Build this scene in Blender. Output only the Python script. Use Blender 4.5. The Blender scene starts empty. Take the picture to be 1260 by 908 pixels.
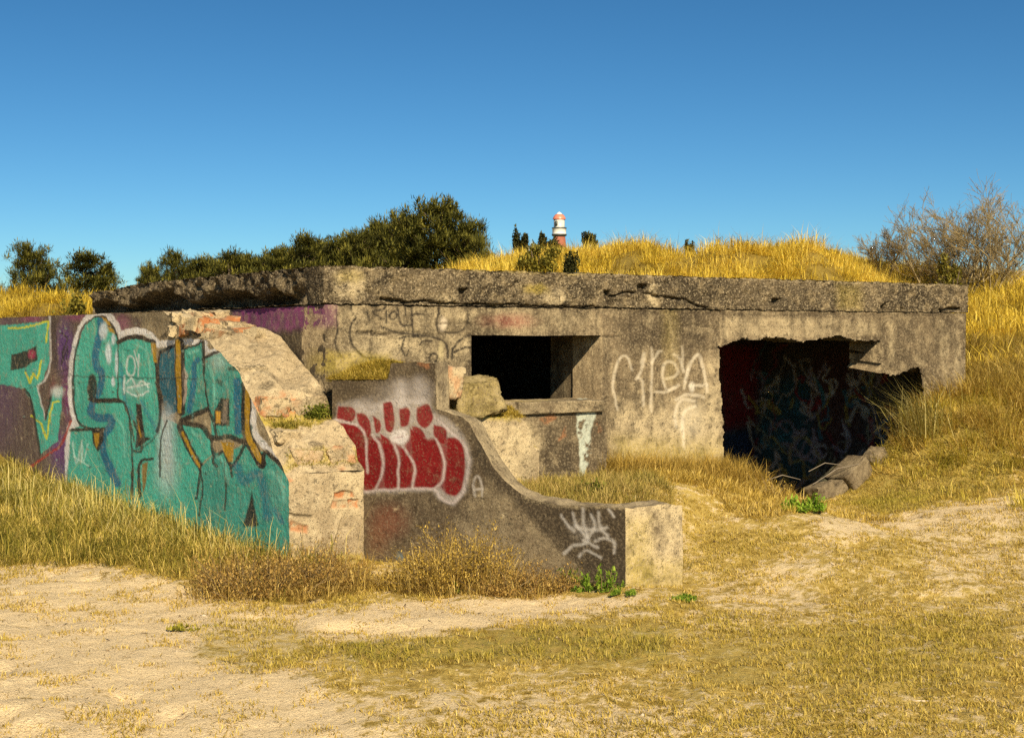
import bpy, math, random
import numpy as np
from mathutils import Vector

random.seed(7)
rng = np.random.default_rng(11)
SC = bpy.context.scene
COL = SC.collection

# ------------------------------------------------------------------ camera model (used to trace the photo's marks onto the walls)
F, CX, CY, HOR = 1692.0, 630.0, 454.0, 413.0
CAMZ = 1.65
PITCH = math.atan((CY - HOR) / F)
cp, sp = math.cos(PITCH), math.sin(PITCH)


def project(P):
    """world points (n,3) -> photo pixel coordinates"""
    x = P[:, 0]; y = P[:, 1]; z = P[:, 2] - CAMZ
    fwd = y * cp - z * sp
    up = y * sp + z * cp
    fwd = np.where(np.abs(fwd) < 1e-3, 1e-3, fwd)
    return CX + F * x / fwd, CY - F * up / fwd


def ray(u, v):
    a, b = (u - CX) / F, -(v - CY) / F
    return np.array([a, cp + b * sp, -sp + b * cp])


def hit(u, v, o, n):
    """intersection of the pixel's ray with the vertical plane through o(x,y) with horizontal normal n"""
    d = ray(u, v)
    k = (o[0] * n[0] + o[1] * n[1]) / (d[0] * n[0] + d[1] * n[1])
    return np.array([d[0] * k, d[1] * k, CAMZ + d[2] * k])


# ------------------------------------------------------------------ plan of the place
E1 = np.array([0.8389, 0.5443])            # along the entrance wall, to the right
NI = np.array([-0.5443, 0.8389])           # into the bunker
D0 = 10.3
C0 = np.array([-0.1359 * D0, D0])          # near corner
P0 = np.array([-1.53, 9.42])               # outer front corner of the wing wall
WT = 0.57                                  # its thickness
B0 = np.array([0.733, 8.86])               # front corner of the low wall's end block
RD = np.array([-0.8645, 0.5026])           # along the low wall, away from the block
RN = np.array([0.5026, 0.8645])            # behind the low wall
RW = 0.48
LF = 7.28                                  # length of the entrance wall
LS = 5.9                                   # depth of the bunker
ZB, ZT = 1.885, 2.172                      # underside and top of the roof slab


# ------------------------------------------------------------------ noise
def _h(i, j, k, s):
    n = (i * 374761393 + j * 668265263 + k * 2147483647 + s * 974711) & 0xFFFFFFFF
    n = ((n ^ (n >> 13)) * 1274126177) & 0xFFFFFFFF
    n = ((n ^ (n >> 16)) * 2246822519) & 0xFFFFFFFF
    return ((n ^ (n >> 15)) & 0xFFFF) / 65535.0


def vnoise(P, freq, seed=0):
    Q = np.asarray(P, float) * freq + 100.37
    I = np.floor(Q).astype(np.int64)
    f = Q - I
    f = f * f * (3 - 2 * f)
    r = 0
    for a in (0, 1):
        wx = f[:, 0] if a else 1 - f[:, 0]
        for b in (0, 1):
            wy = f[:, 1] if b else 1 - f[:, 1]
            for c in (0, 1):
                wz = f[:, 2] if c else 1 - f[:, 2]
                r = r + wx * wy * wz * _h(I[:, 0] + a, I[:, 1] + b, I[:, 2] + c, seed)
    return r


def fbm(P, freq, octv=4, seed=0, gain=0.5):
    r = 0; a = 1; t = 0
    for o in range(octv):
        r = r + a * vnoise(P, freq * 2 ** o, seed + 17 * o); t += a; a *= gain
    return r / t


def fbm2(x, y, freq, octv=4, seed=0):
    return fbm(np.stack([x, y, np.zeros_like(x)], 1), freq, octv, seed)


def ss(a):
    a = np.clip(a, 0, 1)
    return a * a * (3 - 2 * a)


# ------------------------------------------------------------------ mesh helpers
def make_mesh(name, V, quads=None, tris=None, cols=None, smooth=False):
    """cols: dict attribute name -> (n,4) floats per vertex"""
    me = bpy.data.meshes.new(name)
    V = np.ascontiguousarray(V, dtype=np.float32)
    loops = []; tot = []
    if quads is not None and len(quads):
        q = np.asarray(quads, np.int32); loops.append(q.ravel()); tot.append(np.full(len(q), 4, np.int32))
    if tris is not None and len(tris):
        t = np.asarray(tris, np.int32); loops.append(t.ravel()); tot.append(np.full(len(t), 3, np.int32))
    loops = np.concatenate(loops); tot = np.concatenate(tot)
    start = np.concatenate([[0], np.cumsum(tot)[:-1]]).astype(np.int32)
    me.vertices.add(len(V)); me.vertices.foreach_set('co', V.ravel())
    me.loops.add(len(loops)); me.loops.foreach_set('vertex_index', loops)
    me.polygons.add(len(tot)); me.polygons.foreach_set('loop_start', start); me.polygons.foreach_set('loop_total', tot)
    if smooth:
        me.polygons.foreach_set('use_smooth', np.ones(len(tot), bool))
    me.update(calc_edges=True)
    for k, c in (cols or {}).items():
        a = me.color_attributes.new(k, 'FLOAT_COLOR', 'POINT')
        a.data.foreach_set('color', np.ascontiguousarray(c, np.float32).ravel())
    me.validate()
    return me


def link(name, me, mat=None, parent=None, loc=None):
    o = bpy.data.objects.new(name, me)
    COL.objects.link(o)
    if mat is not None:
        me.materials.append(mat)
    if parent is not None:
        o.parent = parent
        o.matrix_parent_inverse = parent_inv(parent)
    if loc is not None:
        o.location = loc
    return o


def parent_inv(p):
    from mathutils import Matrix
    return Matrix.Translation(-Vector(p.location))


def tag(o, label, cat, group=None, kind=None):
    if label: o['label'] = label
    if cat: o['category'] = cat
    if group: o['group'] = group
    if kind: o['kind'] = kind
    return o


def thing(name, label, cat, loc=(0, 0, 0), group=None):
    o = bpy.data.objects.new(name, None); COL.objects.link(o)
    o.location = loc; o.empty_display_size = 0.2
    return tag(o, label, cat, group)


class Acc:
    """collects grid patches; every vertex is then displaced by a position-based noise so that patches meet"""
    def __init__(s):
        s.V = []; s.Q = []; s.T = []; s.n = 0

    def grid(s, P, keep=None):
        nu, nv = P.shape[:2]
        idx = np.arange(nu * nv).reshape(nu, nv) + s.n
        q = np.stack([idx[:-1, :-1], idx[1:, :-1], idx[1:, 1:], idx[:-1, 1:]], -1).reshape(-1, 4)
        if keep is not None:
            q = q[keep.ravel()]
        s.V.append(P.reshape(-1, 3)); s.Q.append(q); s.n += nu * nv
        return idx

    def arrays(s):
        return np.concatenate(s.V), np.concatenate(s.Q)


def rough(V, amp, freq=3.0, seed=3, fine=0.25):
    D = np.stack([fbm(V, freq, 4, seed + 31 * k) - 0.5 for k in range(3)], 1) * 2 * amp
    D += np.stack([fbm(V, freq * 12, 2, seed + 5 + 31 * k) - 0.5 for k in range(3)], 1) * 2 * amp * fine
    return V + D


def wallgrid(o, d, t, z):
    """grid on a vertical plane: o (x,y) origin, d direction, t (nu,), z (nu,nv)"""
    P = np.zeros(z.shape + (3,))
    P[..., 0] = o[0] + d[0] * t[:, None]
    P[..., 1] = o[1] + d[1] * t[:, None]
    P[..., 2] = z
    return P


# ------------------------------------------------------------------ paint: strokes and shapes traced in photo pixels, evaluated on the wall's own vertices
class Canvas:
    def __init__(s, V, warp=0.7, where=None):
        U, W = project(V)
        n1 = fbm(V, 14, 2, 91) - 0.5; n2 = fbm(V, 14, 2, 92) - 0.5
        s.U = U + n1 * 4 * warp; s.W = W + n2 * 4 * warp
        s.c = np.zeros((len(V), 4))
        s.where = np.ones(len(V), bool) if where is None else where
        s.tf = lambda p: np.asarray(p, float)

    def zoom(s, ox, oy, sc):
        s.tf = lambda p: np.asarray(p, float) / sc + np.array([ox, oy])
        s.sc = sc

    sc = 1.0
    softk = 1.0

    def _put(s, idx, col, a):
        a = np.clip(a, 0, 1)[:, None]
        old = s.c[idx]
        na = a + old[:, 3:4] * (1 - a)
        rgb = (np.asarray(col)[None, :] * a + old[:, :3] * old[:, 3:4] * (1 - a)) / np.maximum(na, 1e-5)
        s.c[idx] = np.concatenate([rgb, na], 1)

    def _sel(s, p, m):
        lo = p.min(0) - m; hi = p.max(0) + m
        return np.nonzero(s.where & (s.U > lo[0]) & (s.U < hi[0]) & (s.W > lo[1]) & (s.W < hi[1]))[0]

    def _segd(s, x, y, p, closed=False):
        d = np.full(len(x), 1e9)
        n = len(p)
        for i in range(n if closed else n - 1):
            a = p[i]; b = p[(i + 1) % n]; ab = b - a
            L = ab @ ab + 1e-9
            k = np.clip(((x - a[0]) * ab[0] + (y - a[1]) * ab[1]) / L, 0, 1)
            d = np.minimum(d, np.hypot(x - a[0] - k * ab[0], y - a[1] - k * ab[1]))
        return d

    def stroke(s, pts, w, col, a=1.0, soft=0.8, curve=True):
        p = s.tf(pts)
        if curve and len(p) > 2:
            p = smooth_line(p)
        w = w / s.sc / 2; soft = soft * s.softk
        i = s._sel(p, w + soft * 2)
        if not len(i): return
        d = s._segd(s.U[i], s.W[i], p)
        s._put(i, col, a * ss((w + soft - d) / (2 * soft)))

    def poly(s, pts, col, a=1.0, soft=0.8, curve=False):
        p = s.tf(pts)
        if curve:
            p = smooth_line(np.vstack([p, p[:1]]))[:-1]
        i = s._sel(p, soft * 2)
        if not len(i): return
        x, y = s.U[i], s.W[i]
        ins = np.zeros(len(i), bool)
        n = len(p)
        for k in range(n):
            a_, b_ = p[k], p[(k + 1) % n]
            if a_[1] == b_[1]: continue
            c = (a_[1] > y) != (b_[1] > y)
            ins ^= c & (x < (b_[0] - a_[0]) * (y - a_[1]) / (b_[1] - a_[1]) + a_[0])
        d = s._segd(x, y, p, True)
        sd = np.where(ins, d, -d)
        s._put(i, col, a * ss((sd + soft) / (2 * soft)))

    def ell(s, c, r, col, a=1.0, soft=0.3):
        p = s.tf([c])[0]; r = np.asarray(r, float) / s.sc
        i = s._sel(np.array([p - r * 1.6, p + r * 1.6]), 1)
        if not len(i): return
        d = np.hypot((s.U[i] - p[0]) / r[0], (s.W[i] - p[1]) / r[1])
        s._put(i, col, a * ss((1 + soft - d) / (2 * soft)))


def smooth_line(p, n=5):
    out = []
    q = np.vstack([p[:1], p, p[-1:]])
    for i in range(1, len(q) - 2):
        p0, p1, p2, p3 = q[i - 1], q[i], q[i + 1], q[i + 2]
        for k in range(n):
            t = k / n
            out.append(0.5 * ((2 * p1) + (-p0 + p2) * t + (2 * p0 - 5 * p1 + 4 * p2 - p3) * t * t + (-p0 + 3 * p1 - 3 * p2 + p3) * t ** 3))
    out.append(p[-1])
    return np.array(out)


# ------------------------------------------------------------------ materials
def nt(mat):
    mat.use_nodes = True
    t = mat.node_tree; t.nodes.clear()
    return t


def node(t, kind, **kw):
    n = t.nodes.new(kind)
    for k, v in kw.items():
        if k.startswith('i_'):
            n.inputs[k[2:].replace('_', ' ')].default_value = v
        else:
            setattr(n, k, v)
    return n


def math_n(t, op, a, b=None, clamp=False):
    n = t.nodes.new('ShaderNodeMath'); n.operation = op; n.use_clamp = clamp
    for i, v in enumerate((a, b)):
        if v is None: continue
        if hasattr(v, 'links') or hasattr(v, 'is_output'):
            t.links.new(v, n.inputs[i])
        else:
            n.inputs[i].default_value = v
    return n.outputs[0]


def mix_c(t, fac, a, b, mode='MIX'):
    n = t.nodes.new('ShaderNodeMix'); n.data_type = 'RGBA'; n.blend_type = mode
    for s, v in ((n.inputs[0], fac), (n.inputs[6], a), (n.inputs[7], b)):
        if hasattr(v, 'is_output'):
            t.links.new(v, s)
        elif isinstance(v, (int, float)):
            s.default_value = v
        else:
            s.default_value = (*v, 1)
    return n.outputs[2]


def noise_n(t, vec, scale, detail=4, rough_=0.55):
    n = node(t, 'ShaderNodeTexNoise', i_Scale=scale, i_Detail=detail, i_Roughness=rough_)
    t.links.new(vec, n.inputs['Vector'])
    return n.outputs['Fac']


def ramp(t, fac, lo, hi):
    n = node(t, 'ShaderNodeMapRange'); n.interpolation_type = 'SMOOTHSTEP'
    n.inputs[1].default_value = lo; n.inputs[2].default_value = hi
    t.links.new(fac, n.inputs[0])
    return n.outputs[0]


def concrete(name, dark, mid, light, speck=0.35, dirt=(0.04, 0.03, 0.019), bump=0.6, streak=0.5, agg=60.0):
    """weathered concrete: paint attribute = spray paint, tone attribute = R dirt and painted shade, G lime/bare and painted edge light, B moss, A brick"""
    m = bpy.data.materials.new(name); t = nt(m)
    tc = node(t, 'ShaderNodeTexCoord').outputs['Object']
    big = noise_n(t, tc, 1.7, 6, 0.6)
    med = noise_n(t, tc, 9.0, 6, 0.65)
    fin = noise_n(t, tc, agg, 4, 0.7)
    fin2 = noise_n(t, tc, agg * 2.3, 3, 0.7)
    mp = node(t, 'ShaderNodeMapping'); mp.inputs['Scale'].default_value = (7, 7, 0.55)
    t.links.new(tc, mp.inputs[0])
    strk = noise_n(t, mp.outputs[0], 2.2, 5, 0.65)
    c = mix_c(t, ramp(t, big, 0.36, 0.64), dark, mid)
    c = mix_c(t, math_n(t, 'MULTIPLY', ramp(t, med, 0.46, 0.7), 0.75), c, light)
    c = mix_c(t, math_n(t, 'MULTIPLY', ramp(t, strk, 0.5, 0.75), streak), c, dirt)
    at = node(t, 'ShaderNodeAttribute', attribute_name='tone')
    sep = node(t, 'ShaderNodeSeparateColor'); t.links.new(at.outputs['Color'], sep.inputs[0])
    lime = math_n(t, 'MULTIPLY', sep.outputs[1], ramp(t, med, 0.25, 0.6))
    c = mix_c(t, lime, c, (0.5, 0.4, 0.235))
    # aggregate speckle: light and dark grains
    c = mix_c(t, math_n(t, 'MULTIPLY', ramp(t, fin, 0.47, 0.72), speck), c, (0.52, 0.42, 0.26))
    c = mix_c(t, math_n(t, 'MULTIPLY', ramp(t, fin2, 0.53, 0.64), 0.9), c, dirt)
    pit = noise_n(t, tc, 21.0, 5, 0.75)
    c = mix_c(t, math_n(t, 'MULTIPLY', ramp(t, pit, 0.56, 0.68), 0.6), c, dirt)
    brick = math_n(t, 'MULTIPLY', at.outputs['Alpha'], ramp(t, med, 0.38, 0.54))
    c = mix_c(t, brick, c, mix_c(t, fin, (0.26, 0.085, 0.03), (0.5, 0.22, 0.09)))
    # paint, worn away by grain
    pa = node(t, 'ShaderNodeAttribute', attribute_name='paint')
    wear = math_n(t, 'MULTIPLY', ramp(t, fin, 0.70, 0.5), ramp(t, med, 0.74, 0.52))
    wear = math_n(t, 'ADD', math_n(t, 'MULTIPLY', wear, 0.6), 0.4)
    pf = math_n(t, 'MULTIPLY', pa.outputs['Alpha'], wear)
    pcol = mix_c(t, 1.0, pa.outputs['Color'], mix_c(t, big, (0.6, 0.6, 0.62), (1.45, 1.42, 1.36)), 'MULTIPLY')
    c = mix_c(t, pf, c, pcol)
    dm = math_n(t, 'MULTIPLY', sep.outputs[0], math_n(t, 'ADD', math_n(t, 'MULTIPLY', ramp(t, fin, 0.62, 0.38), 0.55), 0.45))
    c = mix_c(t, dm, c, dirt)
    mossf = math_n(t, 'MULTIPLY', sep.outputs[2], ramp(t, fin, 0.3, 0.55))
    c = mix_c(t, mossf, c, mix_c(t, med, (0.2, 0.17, 0.02), (0.5, 0.36, 0.05)))
    bs = node(t, 'ShaderNodeBsdfPrincipled'); bs.inputs['Roughness'].default_value = 0.95
    bs.inputs['Specular IOR Level'].default_value = 0.15
    t.links.new(c, bs.inputs['Base Color'])
    h = math_n(t, 'ADD', math_n(t, 'MULTIPLY', fin, 0.45), math_n(t, 'ADD', math_n(t, 'SUBTRACT', math_n(t, 'MULTIPLY', med, 0.8), math_n(t, 'MULTIPLY', ramp(t, pit, 0.56, 0.68), 0.5)), math_n(t, 'MULTIPLY', fin2, 0.22)))
    bp = node(t, 'ShaderNodeBump', i_Strength=bump, i_Distance=0.02)
    t.links.new(h, bp.inputs['Height']); t.links.new(bp.outputs[0], bs.inputs['Normal'])
    o = node(t, 'ShaderNodeOutputMaterial'); t.links.new(bs.outputs[0], o.inputs[0])
    return m


def leaf_mat(name, tint=(1, 1, 1), trans=0.25, attr='tint'):
    m = bpy.data.materials.new(name); t = nt(m)
    a = node(t, 'ShaderNodeAttribute', attribute_name=attr)
    c = mix_c(t, 1.0, a.outputs['Color'], tint, 'MULTIPLY')
    d = node(t, 'ShaderNodeBsdfPrincipled'); d.inputs['Roughness'].default_value = 0.75
    d.inputs['Specular IOR Level'].default_value = 0.2
    tr = node(t, 'ShaderNodeBsdfTranslucent')
    t.links.new(c, d.inputs['Base Color']); t.links.new(c, tr.inputs[0])
    mx = node(t, 'ShaderNodeMixShader'); mx.inputs[0].default_value = trans
    t.links.new(d.outputs[0], mx.inputs[1]); t.links.new(tr.outputs[0], mx.inputs[2])
    o = node(t, 'ShaderNodeOutputMaterial'); t.links.new(mx.outputs[0], o.inputs[0])
    return m


def plain(name, col, rough_=0.7, var=0.25, scale=8.0, bump=0.2, metallic=0.0):
    m = bpy.data.materials.new(name); t = nt(m)
    tc = node(t, 'ShaderNodeTexCoord').outputs['Object']
    n = noise_n(t, tc, scale, 5, 0.6)
    c = mix_c(t, n, tuple(v * (1 - var) for v in col), tuple(min(1, v * (1 + var)) for v in col))
    b = node(t, 'ShaderNodeBsdfPrincipled'); b.inputs['Roughness'].default_value = rough_; b.inputs['Metallic'].default_value = metallic
    t.links.new(c, b.inputs['Base Color'])
    bp = node(t, 'ShaderNodeBump', i_Strength=bump, i_Distance=0.01)
    t.links.new(n, bp.inputs['Height']); t.links.new(bp.outputs[0], b.inputs['Normal'])
    o = node(t, 'ShaderNodeOutputMaterial'); t.links.new(b.outputs[0], o.inputs[0])
    return m


M_wall = concrete('weathered_concrete', (0.065, 0.048, 0.028), (0.185, 0.138, 0.08), (0.37, 0.29, 0.17), streak=0.75, speck=0.5)
M_slab = concrete('exposed_aggregate', (0.04, 0.03, 0.018), (0.105, 0.079, 0.046), (0.29, 0.22, 0.12), speck=0.85, bump=1.0, streak=0.35, agg=62.0)
M_wing = concrete('sandy_concrete', (0.27, 0.205, 0.12), (0.42, 0.325, 0.19), (0.52, 0.42, 0.26), streak=0.18, speck=0.5)
M_low = concrete('grey_brown_concrete', (0.07, 0.05, 0.03), (0.12, 0.088, 0.052), (0.17, 0.128, 0.077), streak=0.3, speck=0.28)
M_in = concrete('shade_dark_concrete', (0.05, 0.042, 0.034), (0.10, 0.083, 0.065), (0.16, 0.13, 0.10), speck=0.15, streak=0.4)  # interior concrete, the rooms' shade put into its darker colour
M_grass = leaf_mat('grass_blades', trans=0.35)
M_leaf = leaf_mat('leaves', trans=0.3)
M_needle = leaf_mat('pine_needles', trans=0.15)
M_bark = plain('bark', (0.13, 0.09, 0.055), 0.9, 0.4, 14, 0.6)
M_twig = plain('bare_twigs', (0.30, 0.23, 0.11), 0.85, 0.35, 9, 0.3)


# ------------------------------------------------------------------ ground
RIDGE_U = [-900, -300, 30, 150, 200, 400, 540, 575, 620, 700, 745, 775, 800, 825, 852, 880, 915, 945, 960, 985, 1010, 1035, 1060, 1100, 1180, 1260, 1600, 2400]
RIDGE_V = [360, 357, 356, 354, 376, 376, 352, 332, 326, 322, 314, 306, 303, 312, 317, 307, 301, 304, 297, 288, 292, 302, 312, 322, 336, 338, 342, 350]


def front_coords(x, y):
    return (x - C0[0]) * E1[0] + (y - C0[1]) * E1[1], (x - C0[0]) * NI[0] + (y - C0[1]) * NI[1]


def ground_z(x, y, detail=True):
    x = np.asarray(x, float); y = np.asarray(y, float)
    t, s = front_coords(x, y)
    d = -s
    z = 0.30 * ss((x - 1.0) / 3.6) * ss((y - 8.2) / 3.4)
    # bank along the entrance wall
    hw = np.interp(t, [2.2, 2.9, 3.6, 4.05, 4.44, 4.9, 5.4, 5.96, 6.5, 7.4, 9.0, 12], [0.47, 0.46, 0.42, 0.36, 0.2, 0.04, 0.14, 0.45, 0.95, 1.08, 1.2, 1.3])
    Lb = np.interp(t, [2.2, 3.0, 4.0, 4.8, 5.6, 6.5, 8.0], [2.4, 2.4, 1.9, 1.4, 1.9, 2.5, 2.8])
    m = ss(1 - np.maximum(d, 0) / Lb) * ss((t - 1.7) / 0.9)
    z = z + (hw - z) * m
    # fill kept back by the low wall
    q = (x - B0[0]) * RN[0] + (y - B0[1]) * RN[1]
    sr = (x - B0[0]) * RD[0] + (y - B0[1]) * RD[1]
    k0 = ss((sr - 0.02) / 0.5)
    mq = k0 * ss((q - 0.12) / 0.2) + (1 - k0) * np.clip((q - 0.42) / 2.4, 0, 1)
    mf = mq * ss((sr + 2.9) / 2.2) * (d > -0.3) * ss((4.3 - t) / 1.5)
    z = np.maximum(z, (0.475 + 0.0 * z) * mf)
    # low drift of sand along the wing wall and the low wall's foot
    w = (x - P0[0]) * NI[0] + (y - P0[1]) * NI[1]
    o = -((x - P0[0]) * E1[0] + (y - P0[1]) * E1[1])
    z = z + 0.10 * ss(1 - np.abs(o) / 1.5) * ss((w + 0.8) / 0.8) * (o > -0.3)
    # dunes behind and beside the bunker
    yy = np.maximum(y, 1.0)
    u = CX + F * x / yy
    zr = CAMZ + (HOR - np.interp(u, RIDGE_U, RIDGE_V)) / F * 32.0 - 0.38
    far = ss((y - 15.0) / 16.0)
    side = 1.35 * ss((t - 7.3) / 1.2) * ss((s + 1.0) / 3.0)
    z = np.maximum(z, side)
    z = z + (zr - z) * far
    z = z + (1.3 - z) * ss((y - 34) / 14.0)
    z = z + (0.0 - z) * ss((y - 90) / 80.0)
    # heap of soil at the far end of the roof
    hx, hy = C0[0] + NI[0] * 6.7 + E1[0] * 0.9, C0[1] + NI[1] * 6.7 + E1[1] * 0.9
    z = np.maximum(z, 2.12 * np.exp(-(((x - hx) ** 2 + (y - hy) ** 2) / 0.9) ** 2) * ss((t + 0.1) / 0.35))
    if detail:
        n = fbm2(x, y, 0.9, 4, 5) - 0.5
        n2 = fbm2(x, y, 5.0, 4, 8) - 0.5
        amp = np.where(y > 16, 0.5, 0.12)
        z = z + n * amp + n2 * 0.06 + (fbm2(x, y, 16.0, 3, 9) - 0.5) * 0.04 * (y < 15) - 0.035 * ss((fbm2(x, y, 3.6, 1, 19) - 0.70) / 0.14) * (y < 14)
        z = z + (fbm2(x, y, 0.35, 3, 15) - 0.5) * 1.9 * ss((y - 18) / 8) * (1 - ss((y - 60) / 40))
    # hollow inside the bunker
    ins = ss((t - 0.05) / 0.25) * ss((LF - 0.05 - t) / 0.25) * ss((s - 0.03) / 0.3) * ss((LS - 0.05 - s) / 0.25)
    z = z + (-0.85 - z) * ins
    return z


def axis(lo, hi, step, outer, grow=1.22):
    core = list(np.arange(lo, hi + 1e-6, step))
    a = [];  st = step; x = lo
    while x > outer[0]:
        st *= grow; x -= st; a.append(x)
    b = []; st = step; x = hi
    while x < outer[1]:
        st *= grow; x += st; b.append(x)
    return np.array(a[::-1] + core + b)


def build_ground():
    xs = axis(-5.6, 6.6, 0.045, (-2500, 2500), 1.1)
    ys = axis(4.6, 15.2, 0.045, (-60, 4000), 1.06)
    X, Y = np.meshgrid(xs, ys, indexing='ij')
    Z = ground_z(X.ravel(), Y.ravel()).reshape(X.shape)
    P = np.stack([X, Y, Z], -1)
    a = Acc(); a.grid(P)
    V, Q = a.arrays()
    cv = Canvas(V, warp=4)
    cover_masks(cv)
    # cover: R sand, G green, B dune/dry thatch
    near = V[:, 1] < 14.5
    cov = np.zeros((len(V), 4)); cov[:, 3] = 1
    cov[:, 0] = np.where(near, cv.c[:, 0] * cv.c[:, 3], 0.0)
    cov[:, 1] = np.where(near, cv.c[:, 1] * cv.c[:, 3], 0.0)
    cov[:, 2] = ss((V[:, 1] - 13.5) / 1.5)
    me = make_mesh('ground', V, Q, cols={'cover': cov}, smooth=True)
    m = bpy.data.materials.new('sandy_turf'); t = nt(m)
    tc = node(t, 'ShaderNodeTexCoord').outputs['Object']
    at = node(t, 'ShaderNodeAttribute', attribute_name='cover')
    sep = node(t, 'ShaderNodeSeparateColor'); t.links.new(at.outputs['Color'], sep.inputs[0])
    n1 = noise_n(t, tc, 2.6, 6, 0.65); n2 = noise_n(t, tc, 14, 5, 0.7); n3 = noise_n(t, tc, 90, 3, 0.7)
    sand = mix_c(t, n2, (0.62, 0.46, 0.235), (0.95, 0.75, 0.455))
    sand = mix_c(t, math_n(t, 'MULTIPLY', ramp(t, n3, 0.56, 0.68), 0.6), sand, (0.24, 0.14, 0.05))
    thatch = mix_c(t, ramp(t, n2, 0.3, 0.7), (0.20, 0.125, 0.018), (0.72, 0.52, 0.15))
    thatch = mix_c(t, ramp(t, n1, 0.35, 0.65), thatch, mix_c(t, n3, (0.26, 0.175, 0.025), (0.82, 0.60, 0.19)))
    sand = mix_c(t, math_n(t, 'MULTIPLY', ramp(t, noise_n(t, tc, 240, 2, 0.7), 0.55, 0.68), 0.45), sand, (0.30, 0.19, 0.08))
    green = mix_c(t, n2, (0.13, 0.125, 0.022), (0.27, 0.22, 0.045))
    sf = math_n(t, 'ADD', sep.outputs[0], math_n(t, 'MULTIPLY', math_n(t, 'SUBTRACT', n2, 0.5), 2.4))
    sf2 = math_n(t, 'ADD', sf, math_n(t, 'MULTIPLY', math_n(t, 'SUBTRACT', n1, 0.5), 0.9))
    c = mix_c(t, ramp(t, sf2, 0.25, 0.62), thatch, sand)
    c = mix_c(t, math_n(t, 'MULTIPLY', sep.outputs[1], ramp(t, n2, 0.38, 0.58)), c, green)
    dune = mix_c(t, n1, (0.20, 0.135, 0.025), (0.36, 0.26, 0.06))
    c = mix_c(t, sep.outputs[2], c, dune)
    b = node(t, 'ShaderNodeBsdfPrincipled'); b.inputs['Roughness'].default_value = 0.97
    b.inputs['Specular IOR Level'].default_value = 0.1
    t.links.new(c, b.inputs['Base Color'])
    n4 = noise_n(t, tc, 260, 2, 0.7)
    h = math_n(t, 'ADD', math_n(t, 'ADD', n2, math_n(t, 'MULTIPLY', n3, 0.5)), math_n(t, 'MULTIPLY', n4, 0.25))
    bp = node(t, 'ShaderNodeBump', i_Strength=0.8, i_Distance=0.04)
    t.links.new(h, bp.inputs['Height']); t.links.new(bp.outputs[0], b.inputs['Normal'])
    out = node(t, 'ShaderNodeOutputMaterial'); t.links.new(b.outputs[0], out.inputs[0])
    o = link('ground', me, m)
    tag(o, 'sandy ground with dry trampled turf rising into dunes', 'ground', kind='structure')


def cover_masks(cv):
    """R sand, G green"""
    S = (1.0, 0.0, 0.0); G = (0.0, 1.0, 0.0); N = (0.0, 0.0, 0.0)
    cv.poly([(-200, 560), (1500, 560), (1500, 1200), (-200, 1200)], (0.30, 0.18, 0), 1, 5)
    cv.poly([(-60, 690), (120, 696), (230, 722), (330, 748), (430, 752), (470, 775), (400, 800), (330, 815), (400, 850), (470, 930), (-60, 930)], S, 0.85, 18)
    cv.poly([(400, 768), (470, 742), (560, 736), (700, 728), (800, 735), (720, 756), (610, 768), (510, 786), (430, 790)], S, 1, 9)
    cv.poly([(420, 850), (700, 852), (860, 870), (860, 930), (420, 930)], S, 0.3, 16)
    cv.poly([(960, 640), (1080, 634), (1240, 606), (1300, 612), (1300, 640), (1130, 655), (980, 660)], S, 0.55, 12)
    cv.poly([(880, 660), (1000, 690), (1020, 760), (930, 772), (860, 750)], S, 0.25, 25)
    cv.poly([(850, 560), (960, 580), (1000, 650), (930, 700), (850, 720)], (0.12, 0.15, 0), 0.8, 15)
    cv.poly([(1120, 650), (1280, 640), (1280, 720), (1150, 720)], S, 0.3, 25)
    cv.poly([(870, 620), (905, 628), (945, 650), (900, 640), (872, 630)], S, 0.35, 8)
    cv.poly([(420, 790), (560, 785), (700, 770), (830, 772), (820, 815), (640, 812), (430, 822)], (0.05, 0.85, 0), 0.85, 14)
    cv.poly([(840, 790), (1000, 775), (1240, 760), (1240, 850), (840, 850)], (0.12, 0.5, 0), 0.7, 20)
    cv.poly([(250, 775), (360, 770), (420, 800), (300, 830), (240, 810)], (0.2, 0.6, 0), 0.7, 14)
    cv.poly([(1000, 600), (1240, 480), (1240, 605), (1080, 632)], (0.0, 0.6, 0), 0.9, 8)
    cv.poly([(-60, 560), (355, 640), (450, 690), (440, 735), (340, 742), (240, 715), (130, 690), (-60, 690)], (0.0, 0.45, 0), 0.9, 8)
    cv.poly([(500, 690), (760, 700), (770, 735), (500, 735)], (0.2, 0.2, 0), 0.9, 8)


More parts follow.
